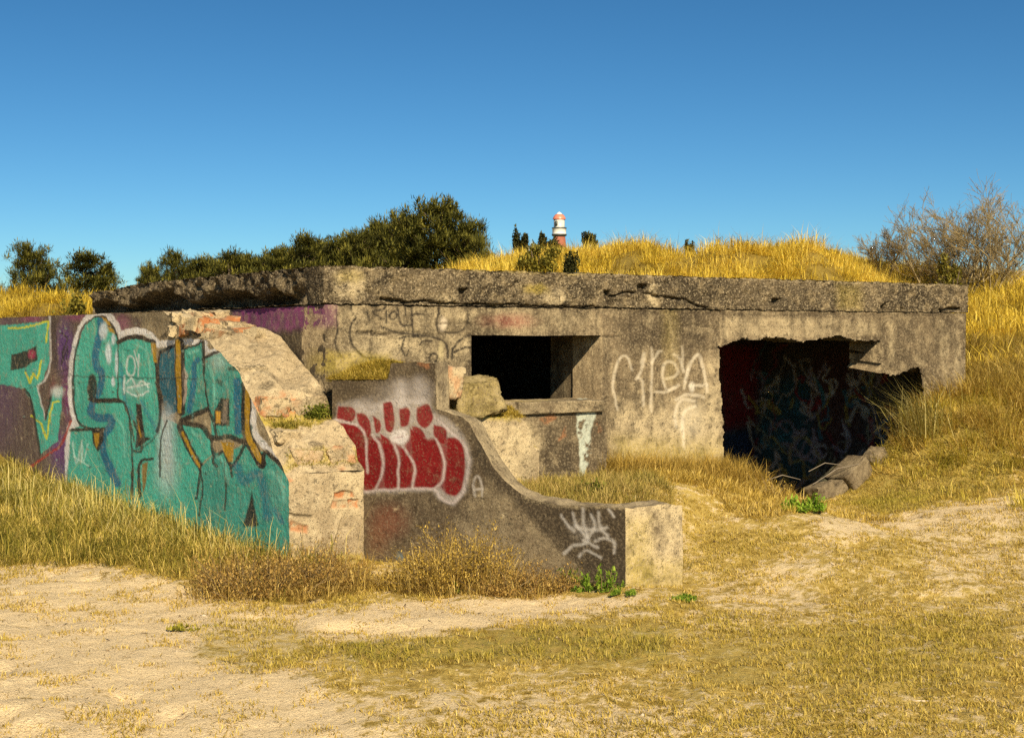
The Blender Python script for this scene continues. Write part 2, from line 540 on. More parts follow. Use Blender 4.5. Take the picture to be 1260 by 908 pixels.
# ------------------------------------------------------------------ grass blades
def blades(base, h, w, az, lean, col, curl=0.6, tipcol=None):
    """five-vertex blades"""
    n = len(base)
    dx, dy = np.cos(az), np.sin(az)
    sx, sy = -dy, dx
    ov = rng.uniform(-0.6, 0.6, n)
    sx2 = sx * np.cos(ov) + dx * np.sin(ov); sy2 = sy * np.cos(ov) + dy * np.sin(ov)
    side = np.stack([sx2, sy2, np.zeros(n)], 1)
    dirv = np.stack([dx, dy, np.zeros(n)], 1)
    up = np.array([0, 0, 1.0])
    hm = h[:, None]
    mid = base + dirv * (np.sin(lean) * 0.45)[:, None] * hm + up * (np.cos(lean) * 0.55)[:, None] * hm
    l2 = lean + curl * rng.uniform(0.3, 1.3, n)
    tip = mid + dirv * (np.sin(l2) * 0.5)[:, None] * hm + up * (np.cos(l2) * 0.5)[:, None] * hm
    ww = w[:, None] * 0.5
    V = np.stack([base - side * ww, base + side * ww, mid - side * ww * 0.75, mid + side * ww * 0.75, tip], 1).reshape(-1, 3)
    k = np.arange(n)[:, None] * 5
    Q = k + np.array([[0, 1, 3, 2]]); T = k + np.array([[2, 3, 4]])
    c4 = np.concatenate([col, np.ones((n, 1))], 1)
    CC = np.repeat(c4[:, None, :], 5, 1)
    if tipcol is not None:
        CC[:, 4, :3] = tipcol
    return V, Q, T, CC.reshape(-1, 4)


def join(parts):
    V = []; Q = []; T = []; Cc = []; n = 0
    for v, q, t, c in parts:
        V.append(v); Q.append(q + n); T.append(t + n); Cc.append(c); n += len(v)
    return np.concatenate(V), np.concatenate(Q), np.concatenate(T), np.concatenate(Cc)


def blade_obj(name, parts, mat, parent=None):
    V, Q, T, Cc = join(parts)
    return link(name, make_mesh(name, V, Q, T, {'tint': Cc}), mat, parent)


def in_poly(u, v, p):
    p = np.asarray(p, float); ins = np.zeros(len(u), bool)
    for k in range(len(p)):
        a_, b_ = p[k], p[(k + 1) % len(p)]
        if a_[1] == b_[1]: continue
        c = (a_[1] > v) != (b_[1] > v)
        ins ^= c & (u < (b_[0] - a_[0]) * (v - a_[1]) / (b_[1] - a_[1]) + a_[0])
    return ins


def solid(x, y):
    """inside a wall or the bunker"""
    t, s = front_coords(x, y)
    r = (t > -0.02) & (t < LF + 0.02) & (s > -0.01) & (s < LS + 0.1)
    w = (x - P0[0]) * NI[0] + (y - P0[1]) * NI[1]; o = (x - P0[0]) * E1[0] + (y - P0[1]) * E1[1]
    r |= (w > -0.01) & (o > -0.01) & (o < WT + 0.05)
    q = (x - B0[0]) * RN[0] + (y - B0[1]) * RN[1]; sr = (x - B0[0]) * RD[0] + (y - B0[1]) * RD[1]
    r |= (q > -0.01) & (q < 0.44) & (sr - q * 0.0 > -0.42 * np.clip(q / 0.43, 0, 1) + 0.0 - 0.02) & (sr < 2.6)
    return r


def scatter(n, x0, x1, y0, y1, mask):
    x = rng.uniform(x0, x1, n); y = rng.uniform(y0, y1, n)
    z = ground_z(x, y)
    P = np.stack([x, y, z], 1)
    u, v = project(P)
    k = mask(x, y, u, v) & ~solid(x, y)
    return P[k], u[k], v[k]


def lerp_cols(cols, f):
    cols = np.asarray(cols, float); f = np.clip(f, 0, 0.9999) * (len(cols) - 1)
    i = f.astype(int); g = (f - i)[:, None]
    return cols[i] * (1 - g) + cols[i + 1] * g


DRY = [(0.19, 0.115, 0.014), (0.52, 0.36, 0.058), (0.82, 0.62, 0.19)]
GOLD = [(0.36, 0.22, 0.025), (0.58, 0.38, 0.045), (0.72, 0.52, 0.11)]
GREEN = [(0.11, 0.125, 0.010), (0.28, 0.25, 0.025), (0.48, 0.40, 0.06)]
BROWN = [(0.12, 0.065, 0.03), (0.24, 0.135, 0.055), (0.40, 0.25, 0.09)]


def build_turf():
    parts = []

    def cov(P):
        cv = Canvas(P, warp=4); cover_masks(cv)
        return cv.c[:, 0] * cv.c[:, 3], cv.c[:, 1] * cv.c[:, 3]
    inframe = lambda x, y, u, v: (u > -60) & (u < 1320) & (v < 960) & (v > 560)
    P, u, v = scatter(720000, -5.2, 6.8, 5.0, 13.6, inframe)
    sand, green = cov(P)
    n1 = fbm2(P[:, 0], P[:, 1], 1.5, 4, 21); n2 = fbm2(P[:, 0], P[:, 1], 7, 3, 22)
    dens = np.clip(0.9 - sand * 0.85 + (n1 - 0.5) * 2.6 + (n2 - 0.5) * 4.2, 0.015, 1)
    k = rng.random(len(P)) < dens * 0.8
    P = P[k]; green = green[k]; n1 = n1[k]; n2 = n2[k]; n = len(P)
    g = np.clip(green + (n1 - 0.5) * 1.2 + rng.normal(0, 0.15, n), 0, 1)
    col = lerp_cols(DRY, np.clip(rng.normal(0.55, 0.25, n), 0, 1)) * (1 - g[:, None] * 0.8) + lerp_cols(GREEN, rng.random(n)) * g[:, None] * 0.8
    h = rng.uniform(0.014, 0.05, n) * (0.7 + 0.7 * g)
    parts.append(blades(P, h, rng.uniform(0.003, 0.006, n), rng.uniform(0, 6.28, n), rng.uniform(0.3, 1.25, n), col))
    o = blade_obj('short_grass', parts, M_grass)
    tag(o, 'short dry trampled grass patchily covering the sand', 'grass', kind='stuff')


def tuft_blades(P, per, rad, h0, h1, w0, w1, pal, lean=(0.1, 0.7), curl=0.6, pal_bias=None, winddir=None):
    """tufts: several blades fan out of each point"""
    n = len(P)
    hh = rng.uniform(h0, h1, n)
    base = np.repeat(P, per, 0); m = len(base)
    a = rng.uniform(0, 6.283, m); r = rad * np.sqrt(rng.random(m))
    base = base + np.stack([np.cos(a) * r, np.sin(a) * r, np.zeros(m)], 1)
    h = np.repeat(hh, per) * rng.uniform(0.45, 1.1, m)
    az = a + rng.normal(0, 0.5, m)
    if winddir is not None:
        az = np.where(rng.random(m) < 0.65, winddir + rng.normal(0, 0.6, m), az)
    tone = np.repeat(rng.normal(0.5, 0.32, n) if pal_bias is None else pal_bias, per) + rng.normal(0, 0.2, m)
    col = lerp_cols(pal, np.clip(tone, 0, 1))
    return blades(base, h, rng.uniform(w0, w1, m), az, rng.uniform(lean[0], lean[1], m), col, curl)


def build_tall_grass():
    # along the wing wall
    poly = [(-80, 560), (30, 575), (355, 652), (455, 700), (445, 728), (350, 742), (250, 722), (150, 697), (-80, 700)]
    P, u, v = scatter(16000, -6.5, -0.6, 8.2, 17, lambda x, y, u, v: in_poly(u, v, poly))
    n1 = fbm2(P[:, 0], P[:, 1], 1.6, 3, 33)
    k = rng.random(len(P)) < np.clip(0.75 + (n1 - 0.5) * 2.4, 0.1, 1); P, u, v, n1 = P[k], u[k], v[k], n1[k]
    dry = np.clip((u - 190) / 190 + (n1 - 0.5) * 1.4, 0, 1)
    isd = rng.random(len(P)) < dry * 0.75
    a = tuft_blades(P[~isd], 16, 0.05, 0.07, 0.30, 0.003, 0.0065, [(0.09, 0.09, 0.01), (0.31, 0.25, 0.03), (0.74, 0.56, 0.15)], (0.2, 1.35), 1.1)
    b = tuft_blades(P[isd], 16, 0.05, 0.06, 0.24, 0.003, 0.006, [(0.20, 0.11, 0.025), (0.46, 0.30, 0.06), (0.74, 0.54, 0.18)], (0.2, 1.4), 1.0)
    # a few long bents
    Pl, ul, vl = scatter(3500, -5.8, -0.9, 9.0, 16, lambda x, y, u, v: in_poly(u, v, [(0, 585), (440, 690), (440, 715), (0, 640)]))
    c = tuft_blades(Pl[:420], 3, 0.05, 0.25, 0.6, 0.003, 0.006, [(0.26, 0.26, 0.04), (0.62, 0.5, 0.14), (0.85, 0.7, 0.3)], (0.1, 1.1), 1.4)
    o = blade_obj('tall_grass', [a, b, c], M_grass)
    tag(o, 'tall yellow green grass growing along the painted wing wall', 'grass', kind='stuff')

    # golden grass under the entrance wall
    def m2(x, y, u, v):
        t, s = front_coords(x, y)
        q = (x - B0[0]) * RN[0] + (y - B0[1]) * RN[1]
        return (t > 2.35) & (t < 4.1) & (s > -1.9) & (q > 0.5) & (s > -0.9 - 1.0 * (t > 2.7))
    P, u, v = scatter(13000, 0.2, 3.8, 9, 13.4, m2)
    t, s = front_coords(P[:, 0], P[:, 1])
    k = rng.random(len(P)) < np.clip(1.1 + s * 0.75, 0.12, 1); P = P[k]; s = s[k]
    hs = np.clip(1.0 + s * 0.8, 0.3, 1)
    g1 = tuft_blades(P[hs > 0.6], 16, 0.05, 0.10, 0.30, 0.003, 0.006, [(0.22, 0.15, 0.025), (0.42, 0.28, 0.05), (0.64, 0.45, 0.12)], (0.1, 0.9), 0.6)
    g2 = tuft_blades(P[hs <= 0.6], 16, 0.05, 0.05, 0.14, 0.003, 0.006, DRY, (0.2, 1.1), 0.6)
    # pocket between the low wall and the window ledge
    P, u, v = scatter(6000, -1.2, 1.2, 9.3, 11.5, lambda x, y, u, v: (front_coords(x, y)[1] < -0.4) & ((x - B0[0]) * RN[0] + (y - B0[1]) * RN[1] > 0.42) & (front_coords(x, y)[0] < 2.6) & (front_coords(x, y)[0] > 0.6))
    P = P[rng.random(len(P)) < 0.5]
    g3 = tuft_blades(P, 12, 0.05, 0.05, 0.15, 0.003, 0.006, [(0.2, 0.17, 0.03), (0.42, 0.33, 0.08), (0.58, 0.43, 0.15)], (0.2, 1.0), 0.6)
    o = blade_obj('golden_grass', [g1, g2, g3], M_grass)
    tag(o, 'golden dry grass on the bank under the entrance wall', 'grass', kind='stuff')

    # marram on the mound right of the doorway
    def m3(x, y, u, v):
        t, s = front_coords(x, y)
        return (t > 4.9) & (s > -2.9) & (u < 1330) & (((s < -0.02) | (t > LF + 0.03)))
    P, u, v = scatter(16000, 2.2, 8.5, 10.4, 18.5, m3)
    t, s = front_coords(P[:, 0], P[:, 1])
    zz = P[:, 2]
    k = rng.random(len(P)) < np.clip((zz - 0.2) * 4.0, 0.0, 1) * np.where((P[:, 1] < 14), 0.7, 0.7); P = P[k]; zz = zz[k]; t = t[k]
    n1 = fbm2(P[:, 0], P[:, 1], 1.3, 3, 44)
    gold = n1 + np.clip((P[:, 1] - 12.8) * 0.16, 0, 0.5) + rng.normal(0, 0.08, len(P)) > 0.6
    hgt = np.clip(zz / 0.62, 0.35, 1) - (n1 < 0.42) * 0.3
    lo = hgt < 0.7
    pg = [(0.17, 0.145, 0.014), (0.52, 0.42, 0.045), (0.86, 0.68, 0.17)]
    A = tuft_blades(P[~gold & ~lo], 16, 0.07, 0.14, 0.36, 0.0035, 0.0065, pg, (0.3, 1.35), 1.1, winddir=3.6)
    A2 = tuft_blades(P[~gold & lo], 14, 0.06, 0.08, 0.22, 0.004, 0.007, pg, (0.2, 1.1), 0.8)
    Bb = tuft_blades(P[gold & ~lo], 16, 0.07, 0.2, 0.42, 0.004, 0.008, [(0.3, 0.2, 0.035), (0.52, 0.37, 0.07), (0.68, 0.5, 0.15)], (0.2, 1.0), 0.8, winddir=3.6)
    B2 = tuft_blades(P[gold & lo], 14, 0.06, 0.06, 0.18, 0.004, 0.007, DRY, (0.3, 1.2), 0.8)
    o = blade_obj('marram_grass', [A, A2, Bb, B2], M_grass)
    tag(o, 'tangled green and straw coloured marram on the mound beside the doorway', 'grass', kind='stuff')

    # dune ridge
    def m4(x, y, u, v):
        t, s = front_coords(x, y)
        return (u > -60) & (u < 1330) & ~((t > -0.6) & (t < LF + 0.4) & (s < LS + 0.4)) & ((s > LS) | (t > LF + 0.5) | (u < 130)) & (y > 15.5 + 3.5 * (u < 300))
    P, u, v = scatter(26000, -14, 17, 15.5, 37, m4)
    k = (u > 540) | (rng.random(len(P)) < 0.5)
    P, u = P[k], u[k]
    n1 = fbm2(P[:, 0], P[:, 1], 0.5, 3, 55); n2 = fbm2(P[:, 0], P[:, 1], 1.7, 3, 56)
    k = rng.random(len(P)) < np.clip(0.62 + (n2 - 0.5) * 3.4, 0.05, 1); P, u, n1, n2 = P[k], u[k], n1[k], n2[k]
    br = np.clip(0.66 + (n2 - 0.5) * 1.4 + (n1 - 0.5) * 2.2 + rng.normal(0, 0.12, len(P)) - 0.35 * ss((u - 1060) / 120), 0, 1)
    A = tuft_blades(P, 34, 0.18, 0.22, 0.58, 0.006, 0.014, [(0.20, 0.13, 0.02), (0.48, 0.33, 0.03), (0.74, 0.53, 0.05), (0.86, 0.66, 0.13)], (0.1, 1.25), 1.1, pal_bias=br)
    o = blade_obj('dune_grass', [A], M_grass)
    tag(o, 'bright golden dune grass covering the ridge behind the bunker', 'grass', kind='stuff')


# ------------------------------------------------------------------ the bunker
def clean(R, cv, k=0.75):
    R.c[:, 3] *= 1 - k * cv.c[:, 3]


def tones(cv_list):
    """combine R dirt and painted shade, G lime and painted edge light, B moss, A brick canvases (alpha of each)"""
    return np.stack([c.c[:, 3] for c in cv_list], 1)


def four(V, warp=1.0, where=None):
    return [Canvas(V, warp, where) for _ in range(4)]


WHITE = (0.62, 0.58, 0.52)
BLACK = (0.022, 0.018, 0.016)


def tag_entrance(cv):
    cv.zoom(520, 320, 3.706)
    w = dict(w=12, col=(0.6, 0.53, 0.40), a=0.5, soft=1.4)
    for p in ([(955, 500), (935, 450), (905, 445), (880, 500), (868, 580), (890, 680)],
              [(1000, 470), (1012, 425), (1000, 500), (975, 545)], [(985, 540), (1003, 560), (1008, 665)],
              [(1047, 400), (1043, 690)], [(1045, 470), (1075, 420), (1090, 415)],
              [(1110, 540), (1150, 530), (1165, 500), (1140, 465), (1105, 470), (1095, 530), (1115, 590), (1150, 580)],
              [(1145, 430), (1175, 455), (1190, 510)], [(1183, 395), (1188, 500)],
              [(1170, 570), (1120, 600), (1060, 600)],
              [(1240, 640), (1180, 640), (1152, 700), (1155, 760)], [(1190, 770), (1190, 860)]):
        cv.stroke(p, **w)
    cv.stroke([(1255, 430), (1215, 480), (1195, 560)], **w)
    cv.ell((1228, 575), (12, 20), (0.7, 0.66, 0.55), 0.6, 0.6)
    cv.zoom(840, 320, 2.67)
    w['w'] = 10
    for p in ([(5, 420), (25, 340), (45, 312), (62, 335), (78, 400), (82, 432)], [(25, 412), (82, 410)], [(-20, 460), (20, 440), (70, 450)], [(-5, 560), (5, 500), (40, 480)],
              [(0, 540), (4, 612)]):
        cv.stroke(p, **w)
    cv.ell((20, 520), (40, 60), (0.6, 0.55, 0.42), 0.25, 0.8)


def tag_black(cv):
    cv.zoom(380, 360, 4.54)
    w = dict(w=12, col=(0.022, 0.018, 0.014), a=0.95, soft=0.7)
    for p in ([(240, 50), (238, 100), (268, 135), (240, 175), (230, 240), (255, 305), (310, 355), (370, 366)],
              [(155, 90), (158, 200), (148, 290), (185, 362)],
              [(440, 55), (412, 95), (355, 105), (412, 150)], [(320, 110), (340, 160)], [(430, 100), (430, 170)],
              [(490, 60), (500, 130), (520, 182), (572, 182)], [(545, 60), (540, 120)],
              [(575, 55), (580, 225)], [(590, 115), (640, 118)], [(660, 238), (520, 230), (400, 190)],
              [(720, 60), (728, 115), (712, 150), (720, 210)], [(505, 255), (660, 240), (730, 262), (772, 300), (778, 372)],
              [(800, 325), (850, 262), (905, 238)], [(800, 345), (870, 310), (905, 310)], [(530, 265), (515, 310), (535, 350)],
              [(800, 320), (800, 375)], [(620, 290), (640, 270), (690, 270)]):
        cv.stroke(p, **w)
    th = np.linspace(0, 6.28, 15)
    cv.stroke(np.stack([468 + 20 * np.cos(th), 128 + 24 * np.sin(th)], 1), 12, w['col'], 0.95, 0.7)
    cv.stroke(np.stack([695 + 24 * np.cos(th), 365 + 24 * np.sin(th)], 1), 12, w['col'], 0.95, 0.7)
    cv.stroke(np.stack([800 + 92 * np.cos(th[:10] - 1.8), 145 + 85 * np.sin(th[:10] - 1.8)], 1), 12, w['col'], 0.75, 0.9)
    cv.ell((748, 175), (22, 35), (0.62, 0.52, 0.38), 0.7, 0.5)
    cv.ell((740, 330), (16, 45), (0.5, 0.42, 0.22), 0.5, 0.5)


def build_bunker():
    root = thing('bunker', 'weathered concrete bunker with flat roof slab, dark window slot and broken doorway', 'bunker', (C0[0], C0[1], 0))
    # ---- entrance wall with openings
    T = 0.42
    st = 0.0105
    t = np.arange(0, LF + st / 2, st); z = np.arange(-0.7, ZB + 0.001, st)
    Zg = np.tile(z, (len(t), 1))
    P = wallgrid(C0, E1, t, Zg)
    cc = 0.25 * (P[:-1, :-1] + P[1:, :-1] + P[1:, 1:] + P[:-1, 1:]).reshape(-1, 3)
    u, v = project(cc)
    qz = np.where((u > 1040) & (u < 1094) & (v > 440) & (v < 466), 0.0, 1.0)
    nz = (fbm(cc, 6, 4, 61) - 0.5) * qz; nz2 = (fbm(cc, 25, 3, 62) - 0.5) * qz
    w0 = hit(580, 413, C0, NI); w1 = hit(740, 492, C0, NI)
    tc_ = (cc[:, 0] - C0[0]) * E1[0] + (cc[:, 1] - C0[1]) * E1[1]
    tw0 = np.dot(w0[:2] - C0, E1); tw1 = np.dot(w1[:2] - C0, E1)
    zw0 = w1[2]; zw1 = hit(660, 413, C0, NI)[2]
    win = (tc_ > tw0) & (tc_ < tw1) & (cc[:, 2] > zw0) & (cc[:, 2] < zw1)
    du = u + nz * 9 + nz2 * 5; dv = v + nz * 9 + nz2 * 6
    door = in_poly(du, dv, [(884, 427), (900, 421), (940, 414), (990, 419), (1032, 413), (1052, 418.5), (1085, 418.5), (1085, 453), (1078, 458), (1100, 460), (1118, 453), (1131, 452), (1136, 465), (1133, 500), (1145, 560), (1150, 720), (893, 720), (890, 520), (885, 470)])
    door |= in_poly(u, v, [(930, 421), (1085, 419.5), (1085, 452), (1000, 600), (895, 700), (892, 600), (890, 430)])
    straight = (u > 1050) & (u < 1100) & (v < 452)
    lim = in_poly(u, v, [(880, 418.5), (1085, 418.5), (1085, 455), (880, 455)])
    door &= ~straight | lim
    keep = ~(win | door)
    kg = keep.reshape(len(t) - 1, len(z) - 1)
    a = Acc()
    idx = a.grid(P, kg)
    PB = P.copy(); PB[..., 0] += NI[0] * T; PB[..., 1] += NI[1] * T
    pu, pv = project(P.reshape(-1, 3))
    und = ((pu > 1086) & (pu < 1160) & (pv > 450)).reshape(P.shape[:2])
    PB[und, 0] += E1[0] * 0.5 - NI[0] * 0.3; PB[und, 1] += E1[1] * 0.5 - NI[1] * 0.3
    jm = ((pu > 1066) & (pu < 1145) & (pv > 436) & (pv < 478)).reshape(P.shape[:2])
    PB[..., 2] += jm * (fbm(P.reshape(-1, 3), 8, 3, 63).reshape(P.shape[:2]) - 0.25) * 0.22
    idb = a.grid(PB, kg)
    # reveals
    rim = []
    pad = np.zeros((kg.shape[0] + 2, kg.shape[1] + 2), bool); pad[1:-1, 1:-1] = kg
    i, j = np.nonzero(kg & ~pad[:-2, 1:-1]); rim.append(np.stack([idx[i, j], idx[i, j + 1], idb[i, j + 1], idb[i, j]], 1))
    i, j = np.nonzero(kg & ~pad[2:, 1:-1]); rim.append(np.stack([idx[i + 1, j], idx[i + 1, j + 1], idb[i + 1, j + 1], idb[i + 1, j]], 1))
    i, j = np.nonzero(kg & ~pad[1:-1, :-2]); rim.append(np.stack([idx[i, j], idx[i + 1, j], idb[i + 1, j], idb[i, j]], 1))
    i, j = np.nonzero(kg & ~pad[1:-1, 2:]); rim.append(np.stack([idx[i, j + 1], idx[i + 1, j + 1], idb[i + 1, j + 1], idb[i, j + 1]], 1))
    V, Q = a.arrays(); Q = np.concatenate([Q] + rim)
    nf = len(P.reshape(-1, 3)); isf = np.arange(len(V)) < nf
    cv = Canvas(V, 0.7, isf)
    tag_black(cv); tag_entrance(cv)
    cv.zoom(0, 0, 1)
    cv.ell((625, 395), (28, 8), (0.3, 0.05, 0.05), 0.35, 0.8)
    cv.poly([(395, 370), (416, 370), (412, 400), (396, 405)], (0.16, 0.05, 0.12), 0.45, 5)
    R, G, B, A = four(V, 1.5, isf)
    K = (1, 1, 1)
    # board joints, cracks and dirt
    for c in (R,):
        c.stroke([(447, 409), (520, 410), (580, 413)], 2.2, K, 0.8, 1.0); c.stroke([(440, 410), (474, 411)], 5, K, 0.9, 1.2)
        c.stroke([(742, 414), (766, 414)], 2, K, 0.8, 0.8)
        c.stroke([(840, 400), (885, 404)], 2, K, 0.6, 0.8); c.stroke([(745, 377), (850, 380), (890, 384)], 2.5, K, 0.7, 1)
        c.stroke([(870, 372), (880, 392), (878, 430)], 1.8, K, 0.6, 0.8); c.stroke([(885, 428), (872, 430), (840, 428)], 2, K, 0.6, 0.8)
        c.stroke([(1131, 455), (1140, 466), (1150, 478)], 2, K, 0.8, 0.8)
        c.stroke([(1090, 452), (1100, 458)], 2, K, 0.7, 0.8)
        c.stroke([(500, 376), (502, 412), (500, 445)], 1.6, K, 0.7, 0.7); c.stroke([(535, 398), (560, 399), (580, 398)], 2.0, K, 0.8, 0.8); c.stroke([(533, 372), (534, 400)], 1.4, K, 0.7, 0.7)
        c.stroke([(886, 392), (884, 412)], 2, K, 0.7, 0.8); c.stroke([(1010, 404), (1090, 408), (1188, 410)], 1.3, K, 0.35, 0.8); c.stroke([(760, 440), (764, 500), (760, 560)], 1.5, K, 0.4, 1)
        for q_ in range(60):
            x_ = random.uniform(405, 1185); y_ = 370 + (x_ - 400) * .021; L_ = random.uniform(12, 95)
            c.stroke([(x_, y_), (x_ + random.uniform(-1, 1), y_ + L_ * .5), (x_ + random.uniform(-2, 2), y_ + L_)], random.uniform(1.5, 7), K, random.uniform(.2, .55), 2.0)
        for y0, y1 in ((398, 404), (440, 440), (470, 466), (520, 512)):
            c.stroke([(405, y0), (1185, y1)], 1.2, K, .35, .7, False)
        for q_ in range(60):
            x_ = random.uniform(410, 1185); y_ = random.uniform(376, 540); c.stroke([(x_, y_), (x_ + random.uniform(-3, 3), y_ + random.uniform(2, 22))], random.uniform(1, 3.5), K, random.uniform(.25, .6), 1.2)
        c.poly([(742, 412), (752, 412), (750, 495), (742, 495)], K, 0.55, 2)
        c.poly([(755, 372), (885, 380), (885, 430), (840, 440), (770, 430), (752, 400)], K, 0.40, 14)
        c.poly([(1010, 390), (1180, 392), (1180, 470), (1095, 450), (1085, 412), (1010, 412)], K, 0.25, 10)
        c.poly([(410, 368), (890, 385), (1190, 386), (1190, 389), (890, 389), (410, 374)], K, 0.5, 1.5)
    for c in (G,):
        c.poly([(760, 500), (885, 500), (890, 600), (750, 600)], K, 0.75, 18)
        c.poly([(415, 375), (570, 378), (570, 445), (415, 440)], K, 0.4, 10)
        c.poly([(440, 412), (500, 415), (490, 445), (430, 440)], K, 0.5, 7)
        c.poly([(885, 390), (1080, 395), (1080, 412), (885, 416)], K, 0.45, 4)
        c.poly([(520, 378), (740, 380), (740, 408), (590, 408)], K, 0.25, 6)
        c.stroke([(1160, 400), (1165, 470)], 8, K, 0.6, 4); c.stroke([(1095, 395), (1098, 440)], 6, K, 0.5, 4); c.stroke([(1178, 430), (1180, 470)], 6, K, 0.6, 4)
        c.stroke([(825, 380), (830, 440)], 5, K, 0.5, 4); c.stroke([(800, 380), (800, 400)], 6, K, 0.5, 4)
        c.poly([(870, 440), (884, 440), (888, 560), (866, 560)], K, 0.6, 8)
        c.ell((574, 425), (4, 9), K, 0.9)
    B.poly([(760, 540), (888, 548), (890, 610), (750, 610)], K, 0.5, 18)
    B.poly([(815, 378), (835, 380), (832, 470), (818, 470)], K, 0.15, 8)
    B.poly([(400, 432), (480, 436), (480, 460), (395, 460)], K, 0.5, 6)
    V2 = rough(V, 0.008, 3.0)
    # knock shallow pits along the joints
    inw = np.zeros(len(V)); inw[isf] = R.c[isf, 3] ** 3 * 0.02
    V2[:, 0] += NI[0] * inw; V2[:, 1] += NI[1] * inw
    link('wall', make_mesh('entrance_wall', V2, Q, cols={'paint': cv.c, 'tone': tones([R, G, B, A])}, smooth=False), M_wall, root)

    # ---- roof slab (front and left faces rough, real box)
    a = Acc()
    ov = 0.014
    S0 = C0 - E1 * ov - NI * ov
    ts = np.linspace(0, LF + 2 * ov, 620); zs = np.linspace(ZB + 0.004, ZT, 36)
    a.grid(wallgrid(S0, E1, ts, np.tile(zs, (len(ts), 1)))); n0 = a.n
    us = np.linspace(0, LS + 0.1, 420)
    a.grid(wallgrid(S0, NI, us, np.tile(zs, (len(us), 1)))); n1 = a.n
    a.grid(wallgrid(S0 + E1 * (LF + 2 * ov), NI, us[::6], np.tile(zs[::3], (len(us[::6]), 1))))
    a.grid(wallgrid(S0 + NI * (LS + .1), E1, ts[::6], np.tile(zs[::3], (len(ts[::6]), 1))))
    for zz in (ZT, ZB + 0.004):
        tt, uu = np.meshgrid(np.linspace(0, LF + 2 * ov, 240), np.linspace(0, LS + .1, 180), indexing='ij')
        a.grid(np.stack([S0[0] + E1[0] * tt + NI[0] * uu, S0[1] + E1[1] * tt + NI[1] * uu, np.full(tt.shape, zz)], -1))
    V, Q = a.arrays()
    fr = np.zeros(len(V), bool); fr[:n0] = True
    lf = np.zeros(len(V), bool); lf[n0:n1] = True
    R, G, B, A = four(V, 2.0, fr | lf)
    K = (1, 1, 1)
    notch = Canvas(V, 1.2, fr)
    for p in ([(566, 356), (577, 355), (574, 370), (568, 372)], [(745, 360), (752, 357), (756, 375), (747, 375)], [(785, 352), (796, 349), (797, 356), (792, 378), (787, 376)],
              [(952, 366), (962, 368), (960, 374), (950, 374)], [(1084, 376), (1092, 372), (1092, 384), (1085, 384)]):
        notch.poly(p, K, 1, 1.2)
    notch.stroke([(500, 371), (560, 373), (640, 376), (700, 378), (760, 380)], 2.5, K, 0.7, 1.2)
    notch.stroke([(752, 364), (785, 360), (850, 372), (880, 384)], 2.0, K, 0.8, 1.0)
    notch.stroke([(470, 368), (500, 372)], 4, K, 0.8, 1.0)
    notch.stroke([(1160, 382), (1180, 380)], 4, K, 0.8, 1.0)
    R.c[:, 3] = np.maximum(R.c[:, 3], notch.c[:, 3])  # notches also darkened in colour, painting the shade inside the voids
    G.poly([(410, 335), (440, 332), (450, 345), (446, 366), (412, 366)], K, 0.75, 5)
    G.ell((684, 366), (14, 8), K, 0.9, 0.5); G.poly([(798, 349), (810, 349), (810, 376), (799, 376)], K, 0.9, 2); G.poly([(786, 360), (793, 352), (793, 378), (788, 376)], K, 0.8, 1.5)
    G.ell((550, 368), (14, 5), K, 0.4, 0.6)
    G.poly([(395, 323), (1190, 351), (1190, 353), (395, 326)], K, 0.45, 1.0)  # painted highlight along the slab's top edge
    B.ell((660, 356), (14, 6), K, 0.6, 0.6); B.ell((430, 340), (16, 8), K, 0.35, 0.6)
    B.poly([(560, 327), (720, 333), (720, 338), (560, 332)], K, 0.4, 2)
    B.poly([(1030, 350), (1060, 351), (1060, 383), (1030, 380)], K, 0.3, 8)
    R.poly([(840, 345), (1000, 350), (1000, 384), (840, 378)], K, 0.3, 12)
    R.poly([(100, 345), (300, 330), (395, 326), (396, 372), (100, 384)], K, 0.45, 4)
    V2 = rough(V, 0.012, 9.0, seed=41, fine=1.0)
    hN = fbm(V, 9, 3, 71)
    inw = notch.c[:, 3] * 0.07 + np.where(fr, np.clip(fbm(V, 13, 3, 72) - 0.55, 0, 1) * 0.08, 0)
    V2[:, 0] += NI[0] * inw; V2[:, 1] += NI[1] * inw
    # the left side is eaten away from below
    zz = (V[:, 2] - ZB) / (ZT - ZB)
    uu = (V[:, 0] - C0[0]) * NI[0] + (V[:, 1] - C0[1]) * NI[1]
    e = np.where(lf, ss((0.55 + (fbm(V, 2.2, 3, 75) - 0.5) * 0.9 - zz) / 0.35) * 0.20 * ss((uu - 0.35) / 0.5) + (hN - 0.5) * 0.17 * ss((uu - 0.2) / 0.3), 0)
    V2[:, 0] += E1[0] * e; V2[:, 1] += E1[1] * e
    V2[:, 2] -= np.clip(zz, 0, 1) * ss((uu - 4.4) / 1.7) * (0.03 + 0.09 * fbm(V, 2.5, 3, 79))
    z0 = np.zeros((len(V), 4))
    link('roof_slab', make_mesh('roof_slab', V2, Q, cols={'paint': z0, 'tone': tones([R, G, B, A])}), M_slab, root)

    # ---- side wall on the left (outer face painted purple), rear and right walls, inside walls
    a = Acc()
    uu = np.arange(0.0, LS, 0.012); zz = np.arange(0.4, ZB, 0.012)
    a.grid(wallgrid(C0, NI, uu, np.tile(zz, (len(uu), 1))))
    V, Q = a.arrays()
    cv = Canvas(V, 1.5)
    cv.poly([(282, 366), (398, 362), (400, 408), (330, 410), (292, 404)], (0.17, 0.055, 0.14), 0.62, 4)
